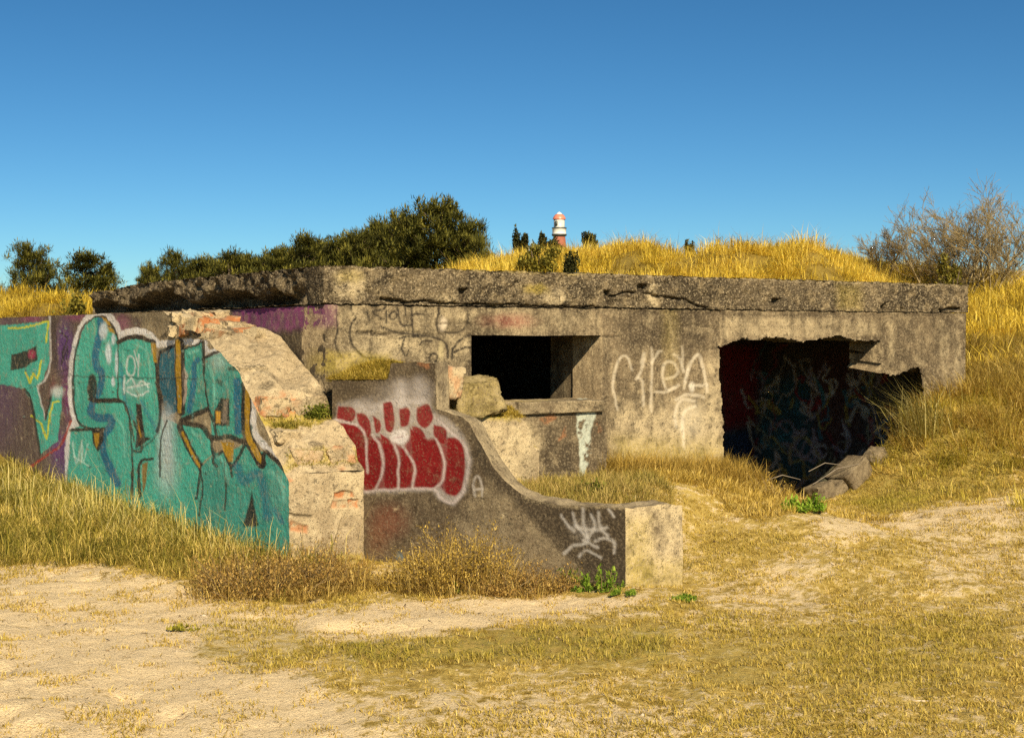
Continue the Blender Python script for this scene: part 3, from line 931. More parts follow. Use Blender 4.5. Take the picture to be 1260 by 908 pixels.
    for x in range(296, 396, 9):
        cv.stroke([(x, 376 + random.random() * 6), (x + 3, 388), (x + random.randint(-4, 5), 400 + random.random() * 6)], 5, (0.25, 0.035, 0.17), 0.45, 2)
    cv.stroke([(300, 384), (340, 381), (390, 378)], 5, (0.27, 0.04, 0.2), 0.5, 2)
    R, G, B, A = four(V, 2.0)
    R.poly([(320, 407), (400, 404), (400, 455), (330, 420)], K, 0.75, 3)  # painted shadow below the purple band
    V2 = rough(V, 0.008, 3.0)
    link('wall', make_mesh('side_wall', V2, Q, cols={'paint': cv.c, 'tone': tones([R, G, B, A])}), M_wall, root)

    def slabwall(name, o, d, L, n, th, z0=-0.7, z1=ZB, mat=M_wall):
        a = Acc()
        tt = np.linspace(0, L, max(3, int(L / 0.12))); zz = np.linspace(z0, z1, 20)
        g1 = wallgrid(o, d, tt, np.tile(zz, (len(tt), 1))); g2 = g1.copy(); g2[..., 0] += n[0] * th; g2[..., 1] += n[1] * th
        a.grid(g1); a.grid(g2)
        for gg in (np.stack([g1[0], g2[0]]), np.stack([g1[-1], g2[-1]]), np.stack([g1[:, -1], g2[:, -1]])):
            a.grid(gg)
        V, Q = a.arrays()
        z4 = np.zeros((len(V), 4))
        return V, Q, z4
    V, Q, z4 = slabwall('w', C0 + NI * LS - NI * 0.35, E1, LF, NI, 0.35)
    link('wall', make_mesh('rear_wall', rough(V, 0.006), Q, cols={'paint': z4, 'tone': z4}), M_wall, root)
    V, Q, z4 = slabwall('w', C0 + E1 * (LF - 0.22) + NI * 0.42, NI, LS - 0.42, E1, 0.22)
    link('wall', make_mesh('end_wall', rough(V, 0.006), Q, cols={'paint': z4, 'tone': z4}), M_wall, root)
    V, Q, z4 = slabwall('w', C0 + E1 * 0.03 + NI * 0.42, NI, LS - 0.78, E1, 0.35)
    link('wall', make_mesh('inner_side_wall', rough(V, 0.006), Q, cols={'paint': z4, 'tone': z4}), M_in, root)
    V, Q, z4 = slabwall('w', C0 + E1 * (tw1 + 0.012) + NI * 0.42, NI, 0.36, E1, 0.3)
    link('window_pillar', make_mesh('window_pillar', rough(V, 0.006), Q, cols={'paint': z4, 'tone': z4}), M_wall, root)
    # partition between the two rooms, back wall of the entrance room (painted)
    V, Q, z4 = slabwall('w', C0 + E1 * 3.25 + NI * 0.42, NI, 3.2, E1, 0.3)
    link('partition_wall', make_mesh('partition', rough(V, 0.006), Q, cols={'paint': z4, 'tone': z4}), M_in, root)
    for (o, d, L, nm) in ((C0 + NI * 3.0 + E1 * 3.5, E1, 3.6, 'interior_wall'), (C0 + E1 * (LF - 0.24) + NI * 0.42, NI, 2.7, 'interior_wall')):
        a = Acc(); tt = np.arange(0, L, 0.014); zz = np.arange(-0.7, ZB, 0.014)
        a.grid(wallgrid(o, d, tt, np.tile(zz, (len(tt), 1))))
        V, Q = a.arrays()
        cv = Canvas(V, 1.5)
        rr = random.Random(5)
        cv.poly([(885, 425), (935, 425), (930, 520), (890, 530)], (0.24, 0.015, 0.018), 0.9, 8)
        cv.poly([(935, 470), (1000, 460), (1010, 590), (930, 600)], (0.025, 0.12, 0.15), 0.7, 12)
        cv.poly([(890, 530), (930, 530), (935, 600), (890, 600)], (0.02, 0.04, 0.09), 0.8, 8)
        cv.poly([(1000, 430), (1050, 430), (1060, 540), (1000, 560)], (0.10, 0.03, 0.03), 0.6, 12)
        pal = [(0.5, 0.45, 0.36), (0.06, 0.25, 0.3), (0.5, 0.4, 0.07), (0.3, 0.03, 0.03), (0.4, 0.33, 0.36), (0.35, 0.33, 0.2), (0.6, 0.55, 0.48)]
        for k in range(110):
            x = rr.uniform(925, 1100); y = rr.uniform(450, 600); c = rr.choice(pal)
            pts = [(x, y)]
            for j in range(rr.randint(2, 4)):
                pts.append((pts[-1][0] + rr.uniform(-16, 16), pts[-1][1] + rr.uniform(-22, 22)))
            cv.stroke(pts, rr.uniform(2, 5), c, rr.uniform(0.4, 0.9), 1.0)
        th = np.linspace(0.5, 5.8, 12)
        cv.stroke(np.stack([1010 + 8 * np.cos(th), 555 + 8 * np.sin(th)], 1), 4, (0.5, 0.45, 0.4), 0.9, 1)
        cv.stroke([(913, 480), (918, 500), (925, 502)], 3, (0.5, 0.4, 0.35), 0.8, 1)
        z4 = np.zeros((len(V), 4))
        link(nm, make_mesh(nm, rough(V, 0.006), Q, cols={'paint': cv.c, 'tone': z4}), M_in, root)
    a = Acc()
    tt, uu = np.meshgrid(np.linspace(0.2, LF - 0.1, 60), np.linspace(0.1, LS - 0.1, 50), indexing='ij')
    a.grid(np.stack([C0[0] + E1[0] * tt + NI[0] * uu, C0[1] + E1[1] * tt + NI[1] * uu, np.full(tt.shape, -0.66)], -1))
    V, Q = a.arrays(); z4 = np.zeros((len(V), 4))
    link('floor', make_mesh('bunker_floor', rough(V, 0.02), Q, cols={'paint': z4, 'tone': z4}), M_in, root)

    # ---- ledge of the window: two blocks in front of the entrance wall
    def block(name, u_l, u_r, out, tops, zb, mat, paintf=None, rise=0.0):
        o = C0 - NI * out
        tl = np.dot(hit(u_l, 480, o, NI)[:2] - o, E1); tr = np.dot(hit(u_r, 480, o, NI)[:2] - o, E1)
        tt = np.arange(tl, tr, 0.011)
        ks = [(np.dot(hit(p[0], p[1], o, NI)[:2] - o, E1), hit(p[0], p[1], o, NI)[2]) for p in tops]
        top = np.interp(tt, [k[0] for k in ks], [k[1] for k in ks])
        nn = fbm(np.stack([tt, tt * 0, tt * 0], 1), 7, 3, 81) - 0.5
        top = top + nn * 0.02
        f = np.linspace(0, 1, 90)
        Z = np.minimum((zb + 1.7 * np.linspace(0, 1, 170))[None, :], top[:, None])
        a = Acc()
        g = wallgrid(o, E1, tt, Z); a.grid(g); nf = a.n
        nb = max(4, int(out / 0.012))
        b = np.linspace(0, out + 0.03, nb)
        TP = np.stack([np.stack([g[:, -1, 0] + NI[0] * k, g[:, -1, 1] + NI[1] * k, g[:, -1, 2] + rise * k / out], -1) for k in b], 1)
        a.grid(TP); nt_ = a.n
        for e in (0, -1):
            SD = np.stack([np.stack([g[e, :, 0] + NI[0] * k, g[e, :, 1] + NI[1] * k, g[e, :, 2]], -1) for k in b], 1)
            a.grid(SD)
        V, Q = a.arrays()
        fl = np.zeros(len(V), int); fl[nf:nt_] = 1; fl[nt_:] = 2
        cv = Canvas(V, 0.8); R, G, B, A = four(V, 1.6)
        paintf(V, fl, cv, R, G, B, A)
        V2 = rough(V, 0.014, 4.0, seed=51, fine=0.4)
        return link(name, make_mesh(name, V2, Q, cols={'paint': cv.c, 'tone': tones([R, G, B, A])}), mat, root)

    def pf1(V, fl, cv, R, G, B, A):
        MINT = (0.62, 0.68, 0.56)
        cv.poly([(708, 490), (731, 490), (733, 510), (728, 530), (726, 560), (721, 580), (718, 600), (712, 600), (713, 540), (710, 510)], MINT, 0.95, 1.5)
        cv.stroke([(714, 500), (714, 605)], 3, MINT, 0.9, 1)
        R.poly([(655, 495), (750, 495), (750, 610), (700, 610), (690, 560), (665, 530)], K, 0.55, 7)
        R.stroke([(613, 507), (650, 508), (665, 506)], 3, K, 0.8, 1.2)
        G.poly([(590, 515), (650, 515), (670, 545), (660, 560), (600, 560)], K, 0.8, 8)
        A.poly([(664, 514), (684, 506), (686, 514), (672, 522)], K, 0.85, 1.5); A.poly([(687, 538), (698, 526), (698, 536), (688, 544)], K, 0.9, 1.5); A.poly([(733, 522), (741, 518), (744, 530), (736, 532)], K, 0.9, 1.5)
        wn = fbm(V, 26, 4, 301)
        cv.c[:, 3] *= ss((wn - 0.36) / 0.12)
        A.c[:, 3] *= 0.8 * ss((fbm(V, 22, 3, 302) - 0.38) / 0.15)
        m = fl == 1
        G.c[m, 3] = 0.55
        B.c[m, 3] = 0.35 * (fbm(V[m], 5, 3, 9) > 0.5)
    block('window_sill', 560, 747, 0.30, [(560, 464), (575, 466), (600, 470), (609, 488), (614, 494), (745, 493)], 0.2, M_wall, pf1)

    def pf2(V, fl, cv, R, G, B, A):
        B.poly([(555, 498), (625, 500), (640, 516), (560, 514)], K, 0.95, 4)
        G.poly([(585, 515), (655, 520), (660, 600), (600, 590)], K, 0.8, 8)
        R.poly([(640, 560), (662, 560), (662, 612), (640, 612)], K, 0.4, 6)
        m = fl == 1
        B.c[m, 3] = np.maximum(B.c[m, 3], 0.75)
    def lump(name, u, v, o, n, sx, sy, sz, mat, seed, tilt=0.0, amp=.05, tone=(0, .5, 0, 0)):
        h = hit(u, v, o, n)
        ex = np.array([E1[0] * math.cos(tilt), E1[1] * math.cos(tilt), math.sin(tilt)]); ey = np.array([NI[0], NI[1], 0]); ez = np.cross(ex, ey)
        V, T = fractured(h, ex, ey, ez, sx, sy, sz, seed, cuts=9, amp=amp * .5, blocky=.28 if name != 'sill_slab' else .04)
        z4 = np.zeros((len(V), 4)); t4 = np.tile(np.array(tone, float), (len(V), 1))
        t4[:, 1] *= ss((fbm(V, 8, 3, seed) - 0.35) / .25)
        t4[:, 3] *= ss((fbm(V, 9, 3, seed + 1) - 0.5) / .1)
        return link(name, make_mesh(name, V, None, T, cols={'paint': z4, 'tone': t4}), mat, root)
    lump('broken_concrete', 578, 490, C0 - NI * .42, NI, .44, .34, .30, M_wall, 401, 0.16, .045, (.1, .55, .3, 0))
    lump('broken_concrete', 549, 470, C0 - NI * .62, NI, .15, .26, .26, M_wing, 402, -.1, .04, (0, .9, 0, .5))
    lump('sill_slab', 681, 500, C0 - NI * .20, NI, .84, .27, .095, M_wall, 403, 0, .014, (.25, .5, 0, 0))
    block('broken_ledge', 540, 664, 0.52, [(540, 500), (560, 505), (580, 511), (640, 513), (650, 526), (656, 548), (664, 552)], 0.2, M_wing, pf2, 0.2)
    return root


# ------------------------------------------------------------------ wing wall with the big teal piece
TEAL = (0.06, 0.40, 0.31); TEAL2 = (0.055, 0.32, 0.255); BLUE = (0.012, 0.11, 0.23); OCHRE = (0.42, 0.24, 0.015)


def teal_piece(cv):
    cv.softk = 0.6
    cv.zoom(0, 0, 1)
    # background fill-in behind the letters
    cv.poly([(-60, 386), (130, 380), (175, 392), (170, 600), (60, 620), (-60, 560)], (0.085, 0.055, 0.055), 0.85, 4)
    cv.zoom(20, 370, 3.242)
    for c, r, col, a in (((195, 190), (30, 90), (0.12, 0.04, 0.22), .85), ((205, 380), (20, 90), (0.17, 0.03, 0.14), .8), ((60, 70), (40, 22), (0.3, 0.04, 0.16), .5),
                         ((180, 590), (40, 60), (0.16, 0.05, 0.22), .8), ((170, 690), (40, 40), (0.1, 0.07, 0.2), .7), ((150, 420), (16, 90), (0.22, 0.03, 0.05), .6),
                         ((420, 85), (30, 40), (0.4, 0.13, 0.22), .5), ((240, 60), (40, 20), (0.3, 0.04, 0.17), .5), ((-60, 300), (70, 240), (0.1, 0.05, 0.12), .7)):
        cv.ell(c, r, col, a, 0.8)
    W = (0.74, 0.71, 0.68)
    # white halo
    for p in ([(205, 720), (212, 510), (238, 495), (222, 420), (220, 300), (235, 180), (270, 90), (320, 48), (365, 55), (402, 110), (410, 140)],
              [(405, 140), (460, 122), (520, 128), (558, 165)], [(558, 172), (620, 168), (690, 162), (750, 172)], [(750, 190), (775, 212), (832, 192), (872, 240)],
              [(912, 320), (942, 330), (945, 430), (950, 520), (1000, 590), (1088, 672)]):
        cv.stroke(p, 26, W, 0.95, 1.6)
    # the letter at the photo's edge
    cv.poly([(-80, 100), (35, 90), (132, 82), (133, 240), (112, 310), (85, 340), (118, 480), (142, 360), (188, 345), (165, 560), (95, 612), (60, 400), (30, 350), (-80, 330)], TEAL, 1, 1)
    cv.stroke([(135, 62), (137, 245), (115, 318), (88, 345), (118, 470)], 8, W, 0.6, 1.2)
    cv.poly([(-20, 215), (35, 202), (82, 178), (86, 236), (35, 266), (-20, 280)], BLACK, 0.95, 1)
    cv.ell((62, 214), (16, 18), (0.4, 0.03, 0.1), .8, .5)
    YL = (0.62, 0.62, 0.03)
    cv.stroke([(-30, 110), (35, 108), (110, 86), (130, 84), (120, 165)], 8, YL, .9, 1, False)
    cv.stroke([(35, 285), (55, 328), (68, 292), (86, 312), (100, 238)], 8, YL, .9, 1, False)
    cv.stroke([(60, 460), (98, 488), (120, 552), (146, 408), (170, 402)], 7, YL, .9, 1, False)
    cv.stroke([(95, 615), (60, 400), (30, 352)], 9, BLACK, .9, 1); cv.stroke([(120, 470), (145, 360)], 9, BLACK, .9, 1, False)
    cv.ell((165, 365), (24, 22), (0.66, 0.66, 0.64), .8, .6)
    cv.stroke([(60, 660), (130, 610), (180, 572), (215, 480)], 10, (0.36, 0.03, 0.02), .85, 1)
    cv.stroke([(150, 60), (155, 260)], 22, (0.05, 0.035, 0.035), .75, 2)
    cv.stroke([(180, 130), (205, 150), (190, 190), (180, 250), (205, 180), (200, 230)], 6, BLACK, .8, 1)
    cv.stroke([(150, 290), (205, 270)], 5, BLACK, .6, 1)
    # S
    cv.poly([(228, 430), (224, 300), (240, 180), (275, 95), (322, 62), (362, 78), (398, 125), (408, 165), (408, 390), (440, 420), (460, 500), (467, 880), (200, 800), (207, 640), (216, 515), (255, 500), (240, 470)], TEAL, 1, 1)
    cv.stroke([(338, 78), (335, 130), (318, 200), (320, 260), (340, 290), (335, 350), (308, 400), (300, 450), (340, 470), (380, 468), (375, 505), (345, 545), (350, 610), (380, 680), (405, 730)], 30, BLUE, .85, 2)
    cv.stroke([(268, 100), (242, 180), (226, 300), (230, 425), (255, 490), (300, 508), (348, 512)], 9, BLACK, .9, 1)
    cv.stroke([(218, 515), (350, 511)], 13, BLACK, .95, 1)
    cv.poly([(298, 515), (350, 512), (347, 560), (325, 602), (305, 570)], BLACK, 1, 1); cv.poly([(307, 528), (330, 526), (330, 568), (318, 588)], OCHRE, 1, 1)
    cv.stroke([(290, 392), (340, 398), (420, 398), (445, 440), (458, 520), (464, 620), (460, 790)], 11, BLACK, .95, 1)
    cv.stroke([(310, 398), (420, 400)], 20, BLACK, .95, 1.2)
    cv.ell((302, 345), (19, 54), BLACK, .95, .2)
    cv.stroke([(375, 85), (398, 130), (408, 180), (407, 385)], 9, BLACK, .95, 1)
    cv.stroke([(268, 98), (320, 64), (360, 72)], 8, BLACK, .9, 1)
    cv.poly([(338, 64), (372, 82), (396, 135), (372, 128), (356, 90)], OCHRE, .95, 1); cv.stroke([(358, 95), (385, 110)], 6, BLACK, .9, .8)
    for c, r in (((348, 122), (17, 34)), ((370, 210), (13, 42)), ((388, 155), (8, 22)), ((386, 320), (8, 20)), ((400, 250), (6, 50))):
        cv.ell(c, r, (0.6, 0.68, 0.72), .9, .4)
    for p in ([(225, 560), (240, 650), (262, 560)], [(262, 560), (262, 640)], [(285, 570), (270, 640)], [(225, 620), (290, 660)]):
        cv.stroke(p, 6, (0.55, 0.72, 0.65), .6, 1.2)
    # first A
    cv.poly([(408, 165), (470, 152), (545, 162), (562, 320), (582, 450), (600, 600), (720, 960), (470, 900), (466, 620), (458, 500), (440, 420), (410, 385)], TEAL, 1, 1)
    cv.stroke([(405, 168), (440, 147), (490, 145), (550, 165)], 17, BLACK, .95, 1)
    cv.stroke([(550, 165), (560, 300), (580, 460)], 10, BLACK, .95, 1)
    cv.stroke([(418, 250), (430, 380), (470, 470)], 14, (0.03, 0.2, 0.28), .6, 2); cv.stroke([(500, 400), (540, 480), (560, 520)], 14, (0.03, 0.2, 0.28), .6, 2)
    cv.poly([(478, 410), (500, 410), (512, 545), (540, 548), (473, 590), (480, 500)], BLACK, 1, 1); cv.poly([(487, 465), (499, 540), (488, 562)], OCHRE, 1, 1)
    cv.stroke([(470, 598), (540, 560), (575, 500)], 8, BLACK, .6, 1)
    cv.stroke([(540, 632), (490, 655), (492, 780)], 12, BLACK, .95, 1); cv.poly([(500, 655), (524, 645), (516, 740), (503, 775)], (0.25, 0.15, 0.03), .95, 1)
    cv.stroke([(636, 590), (642, 680), (640, 780)], 8, BLACK, .7, 1)
    cv.poly([(536, 168), (556, 170), (560, 245), (546, 245)], OCHRE, .95, 1)
    wl = dict(w=7, col=(0.62, 0.72, 0.68), a=.85, soft=1)
    th = np.linspace(0, 6.28, 12)
    cv.stroke(np.stack([456 + 18 * np.cos(th), 262 + 40 * np.sin(th)], 1), **wl)
    for p in ([(490, 215), (488, 300)], [(440, 330), (460, 310), (480, 345), (500, 320), (530, 345)], [(440, 360), (480, 380), (530, 360)], [(445, 350), (530, 330)], [(430, 300), (430, 370)], [(470, 200), (490, 260)]):
        cv.stroke(p, **wl)
    cv.ell((480, 350), (50, 30), (0.55, 0.62, 0.58), .35, .7)
    # K
    cv.poly([(572, 192), (628, 180), (642, 440), (598, 465), (566, 300)], (0.02, 0.12, 0.17), 1, 1)
    cv.stroke([(572, 205), (630, 178)], 14, BLACK, .9, 1); cv.stroke([(570, 200), (566, 300), (588, 450)], 9, BLACK, .9, 1)
    cv.poly([(668, 190), (745, 168), (752, 300), (768, 430), (700, 458), (655, 470), (682, 350), (668, 280)], TEAL2, 1, 1)
    cv.stroke([(650, 165), (656, 440)], 38, BLACK, .95, 1); cv.stroke([(645, 165), (650, 440)], 19, OCHRE, 1, 1)
    cv.poly([(664, 240), (682, 300), (678, 400), (664, 420)], (0.5, 0.4, 0.34), .8, 1)
    cv.stroke([(748, 165), (752, 300), (768, 430)], 11, BLACK, .95, 1); cv.stroke([(662, 195), (748, 165)], 10, BLACK, .9, 1)
    cv.stroke([(690, 440), (706, 340), (708, 260), (725, 235)], 22, BLUE, .8, 2)
    cv.stroke([(770, 430), (730, 448), (655, 478)], 20, BLACK, .95, 1)
    cv.poly([(655, 495), (760, 510), (790, 600), (740, 650), (720, 900), (580, 900), (570, 560), (600, 475)], TEAL, 1, 1)
    cv.stroke([(650, 500), (690, 590), (738, 668)], 26, BLACK, .95, 1); cv.stroke([(662, 525), (695, 600), (730, 660)], 11, OCHRE, 1, 1)
    cv.stroke([(742, 650), (718, 790)], 10, BLACK, .9, 1)
    cv.ell((598, 560), (30, 105), (0.66, 0.70, 0.72), .75, .8); cv.ell((600, 680), (40, 80), (0.5, 0.56, 0.55), .6, .8); cv.ell((600, 470), (22, 40), (0.55, 0.62, 0.62), .5, .8)
    # second A
    cv.poly([(755, 228), (832, 202), (880, 250), (905, 330), (912, 550), (780, 548), (772, 440), (752, 300)], TEAL2, 1, 1)
    cv.ell((805, 245), (35, 35), (0.5, 0.6, 0.55), .5, .8); cv.ell((830, 330), (40, 60), (0.06, 0.24, 0.22), .5, .8)
    cv.stroke([(748, 232), (822, 200), (872, 245)], 12, BLACK, .95, 1)
    cv.stroke([(880, 320), (884, 520)], 30, BLUE, .8, 2)
    cv.poly([(815, 388), (850, 388), (850, 498), (785, 498), (790, 440)], BLACK, .95, 1); cv.poly([(824, 398), (842, 398), (842, 488), (824, 488)], (0.18, 0.15, 0.12), 1, 1); cv.poly([(795, 440), (816, 440), (816, 488), (795, 488)], (0.55, 0.3, 0.04), 1, 1)
    cv.stroke([(655, 488), (740, 500), (780, 545), (850, 540), (908, 562), (935, 505)], 20, BLACK, .9, 1.2)
    cv.poly([(722, 850), (740, 660), (790, 605), (850, 600), (912, 570), (990, 605), (1090, 705), (1100, 1020), (700, 990)], TEAL2, 1, 1)
    cv.stroke([(780, 550), (790, 620), (830, 600), (860, 655), (912, 575)], 13, BLACK, .9, 1)
    cv.poly([(815, 560), (872, 565), (862, 640), (848, 640)], OCHRE, 1, 1)
    cv.stroke([(925, 345), (918, 520), (980, 650)], 42, BLACK, .95, 1); cv.stroke([(928, 345), (920, 520), (978, 640)], 24, OCHRE, 1, 1)
    cv.stroke([(965, 650), (985, 660), (998, 605), (1088, 695)], 17, BLACK, .95, 1)
    cv.stroke([(880, 660), (905, 720), (962, 690), (990, 760), (1005, 860)], 36, BLUE, .55, 4)
    cv.poly([(938, 758), (968, 900), (905, 900)], BLACK, .95, 1.5)
    cv.stroke([(832, 640), (834, 840)], 6, BLACK, .85, 1); cv.stroke([(1030, 830), (1060, 880)], 20, BLUE, .6, 3)
    cv.ell((1040, 760), (35, 70), (0.10, 0.33, 0.27), .7, .8)


def teal_wear(cv):
    rr = random.Random(44)
    cv.zoom(20, 370, 3.242)
    for p, w in (([(250, 200), (240, 300), (246, 400)], 9), ([(425, 200), (430, 260)], 12), ([(480, 180), (520, 200), (535, 300)], 10), ([(690, 210), (725, 195)], 12), ([(620, 560), (640, 640), (636, 720)], 10),
                 ([(770, 260), (790, 330), (790, 400)], 12), ([(800, 620), (830, 640), (840, 720)], 16), ([(1010, 680), (1060, 730), (1070, 800)], 16), ([(700, 520), (740, 560)], 14), ([(390, 460), (430, 520), (430, 620)], 12)):
        cv.stroke(p, w, (0.20, 0.55, 0.44), .6, 2)
    for p, w in (([(470, 480), (500, 590), (470, 600)], 10), ([(560, 330), (575, 450), (560, 520)], 12), ([(770, 440), (790, 500), (800, 540)], 12), ([(600, 480), (575, 560), (572, 700)], 7), ([(790, 610), (785, 640), (800, 660)], 12),
                 ([(855, 655), (860, 700)], 9), ([(1000, 610), (1092, 700), (1092, 900)], 10), ([(735, 660), (742, 760), (728, 860)], 7), ([(408, 400), (440, 420), (470, 560)], 6), ([(900, 330), (908, 520)], 10), ([(655, 170), (668, 300), (660, 440)], 6)):
        cv.stroke(p, w, BLACK, .85, 1)
    for k in range(260):
        cv.ell((rr.uniform(30, 1080), rr.uniform(80, 800)), (rr.uniform(1.5, 7), rr.uniform(1.5, 5)), rr.choice([(0.05, 0.07, 0.06), (0.05, 0.12, 0.11), (0.3, 0.45, 0.38), (0.34, 0.28, 0.19)]), rr.uniform(.4, .85), .5)
    for k in range(30):
        x = rr.uniform(200, 1080); y = rr.uniform(150, 700)
        cv.stroke([(x, y), (x + rr.uniform(-4, 4), y + rr.uniform(30, 110))], rr.uniform(2, 6), rr.choice([(0.03, 0.14, 0.13), (0.2, 0.42, 0.36), (0.05, 0.2, 0.2)]), rr.uniform(.2, .5), 2)


def build_wing():
    root = thing('wing_wall', 'broken sloping wall with teal graffiti letters beside the bunker', 'wall', (P0[0], P0[1], 0))
    ku = [0, 0.03, 0.10, 0.13, 0.36, 0.42, 0.52, 0.56, 0.64, 1.0, 1.46, 1.7, 2.25, 2.42, 2.7, 12]
    kz = [0.70, 0.725, 0.76, 0.86, 0.985, 1.0, 1.03, 1.14, 1.25, 1.42, 1.64, 1.70, 1.745, 1.80, 1.858, 1.868]
    uu = np.concatenate([np.arange(0, 3.2, 0.009), np.arange(3.2, 8.6, 0.016), np.arange(8.6, 11.5, 0.1)])
    top = np.interp(uu, ku, kz)
    ku2 = [0, 0.28, 0.36, 0.8, 1.0, 1.5, 2.2, 2.36, 2.6, 12]
    kz2 = [0.66, 0.86, 0.97, 1.30, 1.42, 1.60, 1.74, 1.79, 1.855, 1.868]      # the painted side's own broken edge
    topo = np.interp(uu, ku2, kz2)
    x1 = np.stack([uu, uu * 0, uu * 0], 1)
    act = ss((2.7 - uu) / 0.3)
    topo = topo + (fbm(x1, 7, 4, 87) - 0.5) * 0.10 * act
    zb = -0.25
    a = Acc()
    f = np.linspace(0, 1, 200)
    a.grid(wallgrid(P0, NI, uu, np.minimum((zb + 2.2 * np.linspace(0, 1, 260))[None, :], topo[:, None]))); n0 = a.n
    # top surface across the thickness
    wv = np.linspace(0, 1, 52)
    TP = np.zeros((len(uu), len(wv), 3))
    prof = topo[:, None] + (top - topo)[:, None] * ss(wv[None, :] / 0.22)
    TPx = np.stack([np.repeat(uu, len(wv)), np.tile(wv * WT, len(uu)), np.zeros(len(uu) * len(wv))], 1)
    nz = (fbm(TPx, 4.5, 5, 88) - 0.5).reshape(len(uu), len(wv)) * 0.15 + (fbm(TPx, 14, 3, 89) - 0.5).reshape(len(uu), len(wv)) * 0.06
    prof = prof + nz * act[:, None] * ss(wv[None, :] / 0.1) * ss((1.0 - wv[None, :]) / 0.05) * ss((uu[:, None]) / 0.06)
    TP[..., 0] = P0[0] + NI[0] * uu[:, None] + E1[0] * wv[None, :] * WT
    TP[..., 1] = P0[1] + NI[1] * uu[:, None] + E1[1] * wv[None, :] * WT
    TP[..., 2] = prof
    a.grid(TP); n1 = a.n
    # end face (pier)
    te = np.linspace(0, WT, 70); tz = prof[0]
    tze = np.interp(te, wv * WT, tz)
    a.grid(wallgrid(P0, E1, te, zb + (tze[:, None] - zb) * np.linspace(0, 1, 130)[None, :])); n2 = a.n
    # inner face
    a.grid(wallgrid(P0 + E1 * WT, NI, uu[::2], zb + (prof[::2, -1][:, None] - zb) * np.linspace(0, 1, 40)[None, :]))
    V, Q = a.arrays()
    face = np.full(len(V), 3); face[:n0] = 0; face[n0:n1] = 1; face[n1:n2] = 2
    cv = Canvas(V, 0.6, face == 0)
    teal_piece(cv)
    teal_wear(cv)
    R, G, B, A = four(V, 1.5)
    K = (1, 1, 1)
    for c in (R, G, B, A): c.where = face == 0
    R.poly([(100, 380), (300, 372), (300, 420), (200, 405), (150, 392)], K, 0.55, 8)
    R.stroke([(80, 462), (150, 464), (240, 466)], 1.8, K, 0.8, 0.8); R.stroke([(30, 480), (80, 463)], 1.4, K, 0.5, 0.8)
    R.stroke([(70, 386), (78, 440), (76, 470)], 1.2, K, 0.6, 0.7)
    R.stroke([(198, 415), (215, 404), (232, 412)], 6, K, 0.95, 1.5)
    R.ell((288, 453), (8, 3), K, 0.9); R.ell((270, 470), (5, 4), K, 0.7)
    R.stroke([(276, 565), (277, 630)], 1.5, K, 0.7, 0.8)
    for c in (R, G, B, A): c.where = face == 1
    m = face == 1
    u_ = (V[:, 0] - P0[0]) * NI[0] + (V[:, 1] - P0[1]) * NI[1]
    n5 = fbm(V, 4, 4, 95)
    G.c[m, 3] = 0.22
    bench = (ss((u_ - 0.40) / 0.04) * ss((0.56 - u_) / 0.04) + 0.6 * ss((u_ - 0.06) / 0.03) * ss((0.14 - u_) / 0.03))
    B.c[m, 3] = (bench * 0.9)[m]
    A.c[m, 3] = (ss((n5 - 0.52) / 0.08) * (0.9 * ss((u_ - 0.52) / 0.03) * ss((0.66 - u_) / 0.05) + 0.7 * ss((0.1 - u_) / 0.05) + 0.5 * ss((u_ - 1.9) / 0.2) * ss((2.6 - u_) / 0.2)))[m]
    R.c[m, 3] = (0.8 * ss((0.47 - n5) / 0.08))[m]
    for c in (R, G, B, A): c.where = face == 2
    R.stroke([(384, 580), (410, 578), (425, 580), (444, 577)], 5, K, 0.9, 1.5); R.stroke([(356, 634), (372, 633), (384, 636)], 3, K, 0.8, 1.2)
    R.stroke([(410, 693), (430, 691), (446, 692)], 3, K, 0.7, 1.2)
    A.poly([(414, 604), (436, 604), (438, 611), (413, 612)], K, 1, 1.2); A.poly([(428, 614), (441, 614), (442, 624), (429, 624)], K, 1, 1); A.poly([(411, 614), (426, 614), (426, 623), (408, 623)], K, 0.6, 1.2)
    A.poly([(358, 640), (380, 646), (380, 655), (358, 652)], K, 0.8, 2)
    G.poly([(408, 580), (446, 580), (446, 635), (412, 632), (404, 612)], K, 0.7, 5); G.poly([(356, 640), (395, 640), (390, 670), (358, 668)], K, 0.5, 6)
    B.poly([(405, 684), (446, 682), (446, 694), (405, 694)], K, 0.7, 3)
    V2 = rough(V, 0.009, 3.5, seed=21, fine=0.35)
    inw = (A.c[:, 3] * 0.02 + R.c[:, 3] * 0.025) * (face == 2)
    V2[:, 0] += NI[0] * inw; V2[:, 1] += NI[1] * inw
    link('wall', make_mesh('wing_wall', V2, Q, cols={'paint': cv.c, 'tone': tones([R, G, B, A])}), M_wing, root)

    # broken brickwork where the wing wall meets the roof
    bl = []
    rr = random.Random(3)
    a = Acc(); mats = []
    for k in range(46):
        w = rr.uniform(1.55, 2.5); o = rr.uniform(0.02, 0.4)
        zz = np.interp(w, ku, kz) + rr.uniform(-0.08, 0.08 * (w - 1.4))
        s = np.array([rr.uniform(0.04, 0.10), rr.uniform(0.04, 0.08), rr.uniform(0.025, 0.05)])
        c = np.array([P0[0] + NI[0] * w + E1[0] * o, P0[1] + NI[1] * w + E1[1] * o, min(zz, 1.83)])
        th = math.atan2(NI[1], NI[0]) + rr.uniform(-0.3, 0.3)
        n = 5
        g = np.linspace(-1, 1, n)
        A2, B2 = np.meshgrid(g, g, indexing='ij')
        one = np.ones_like(A2)
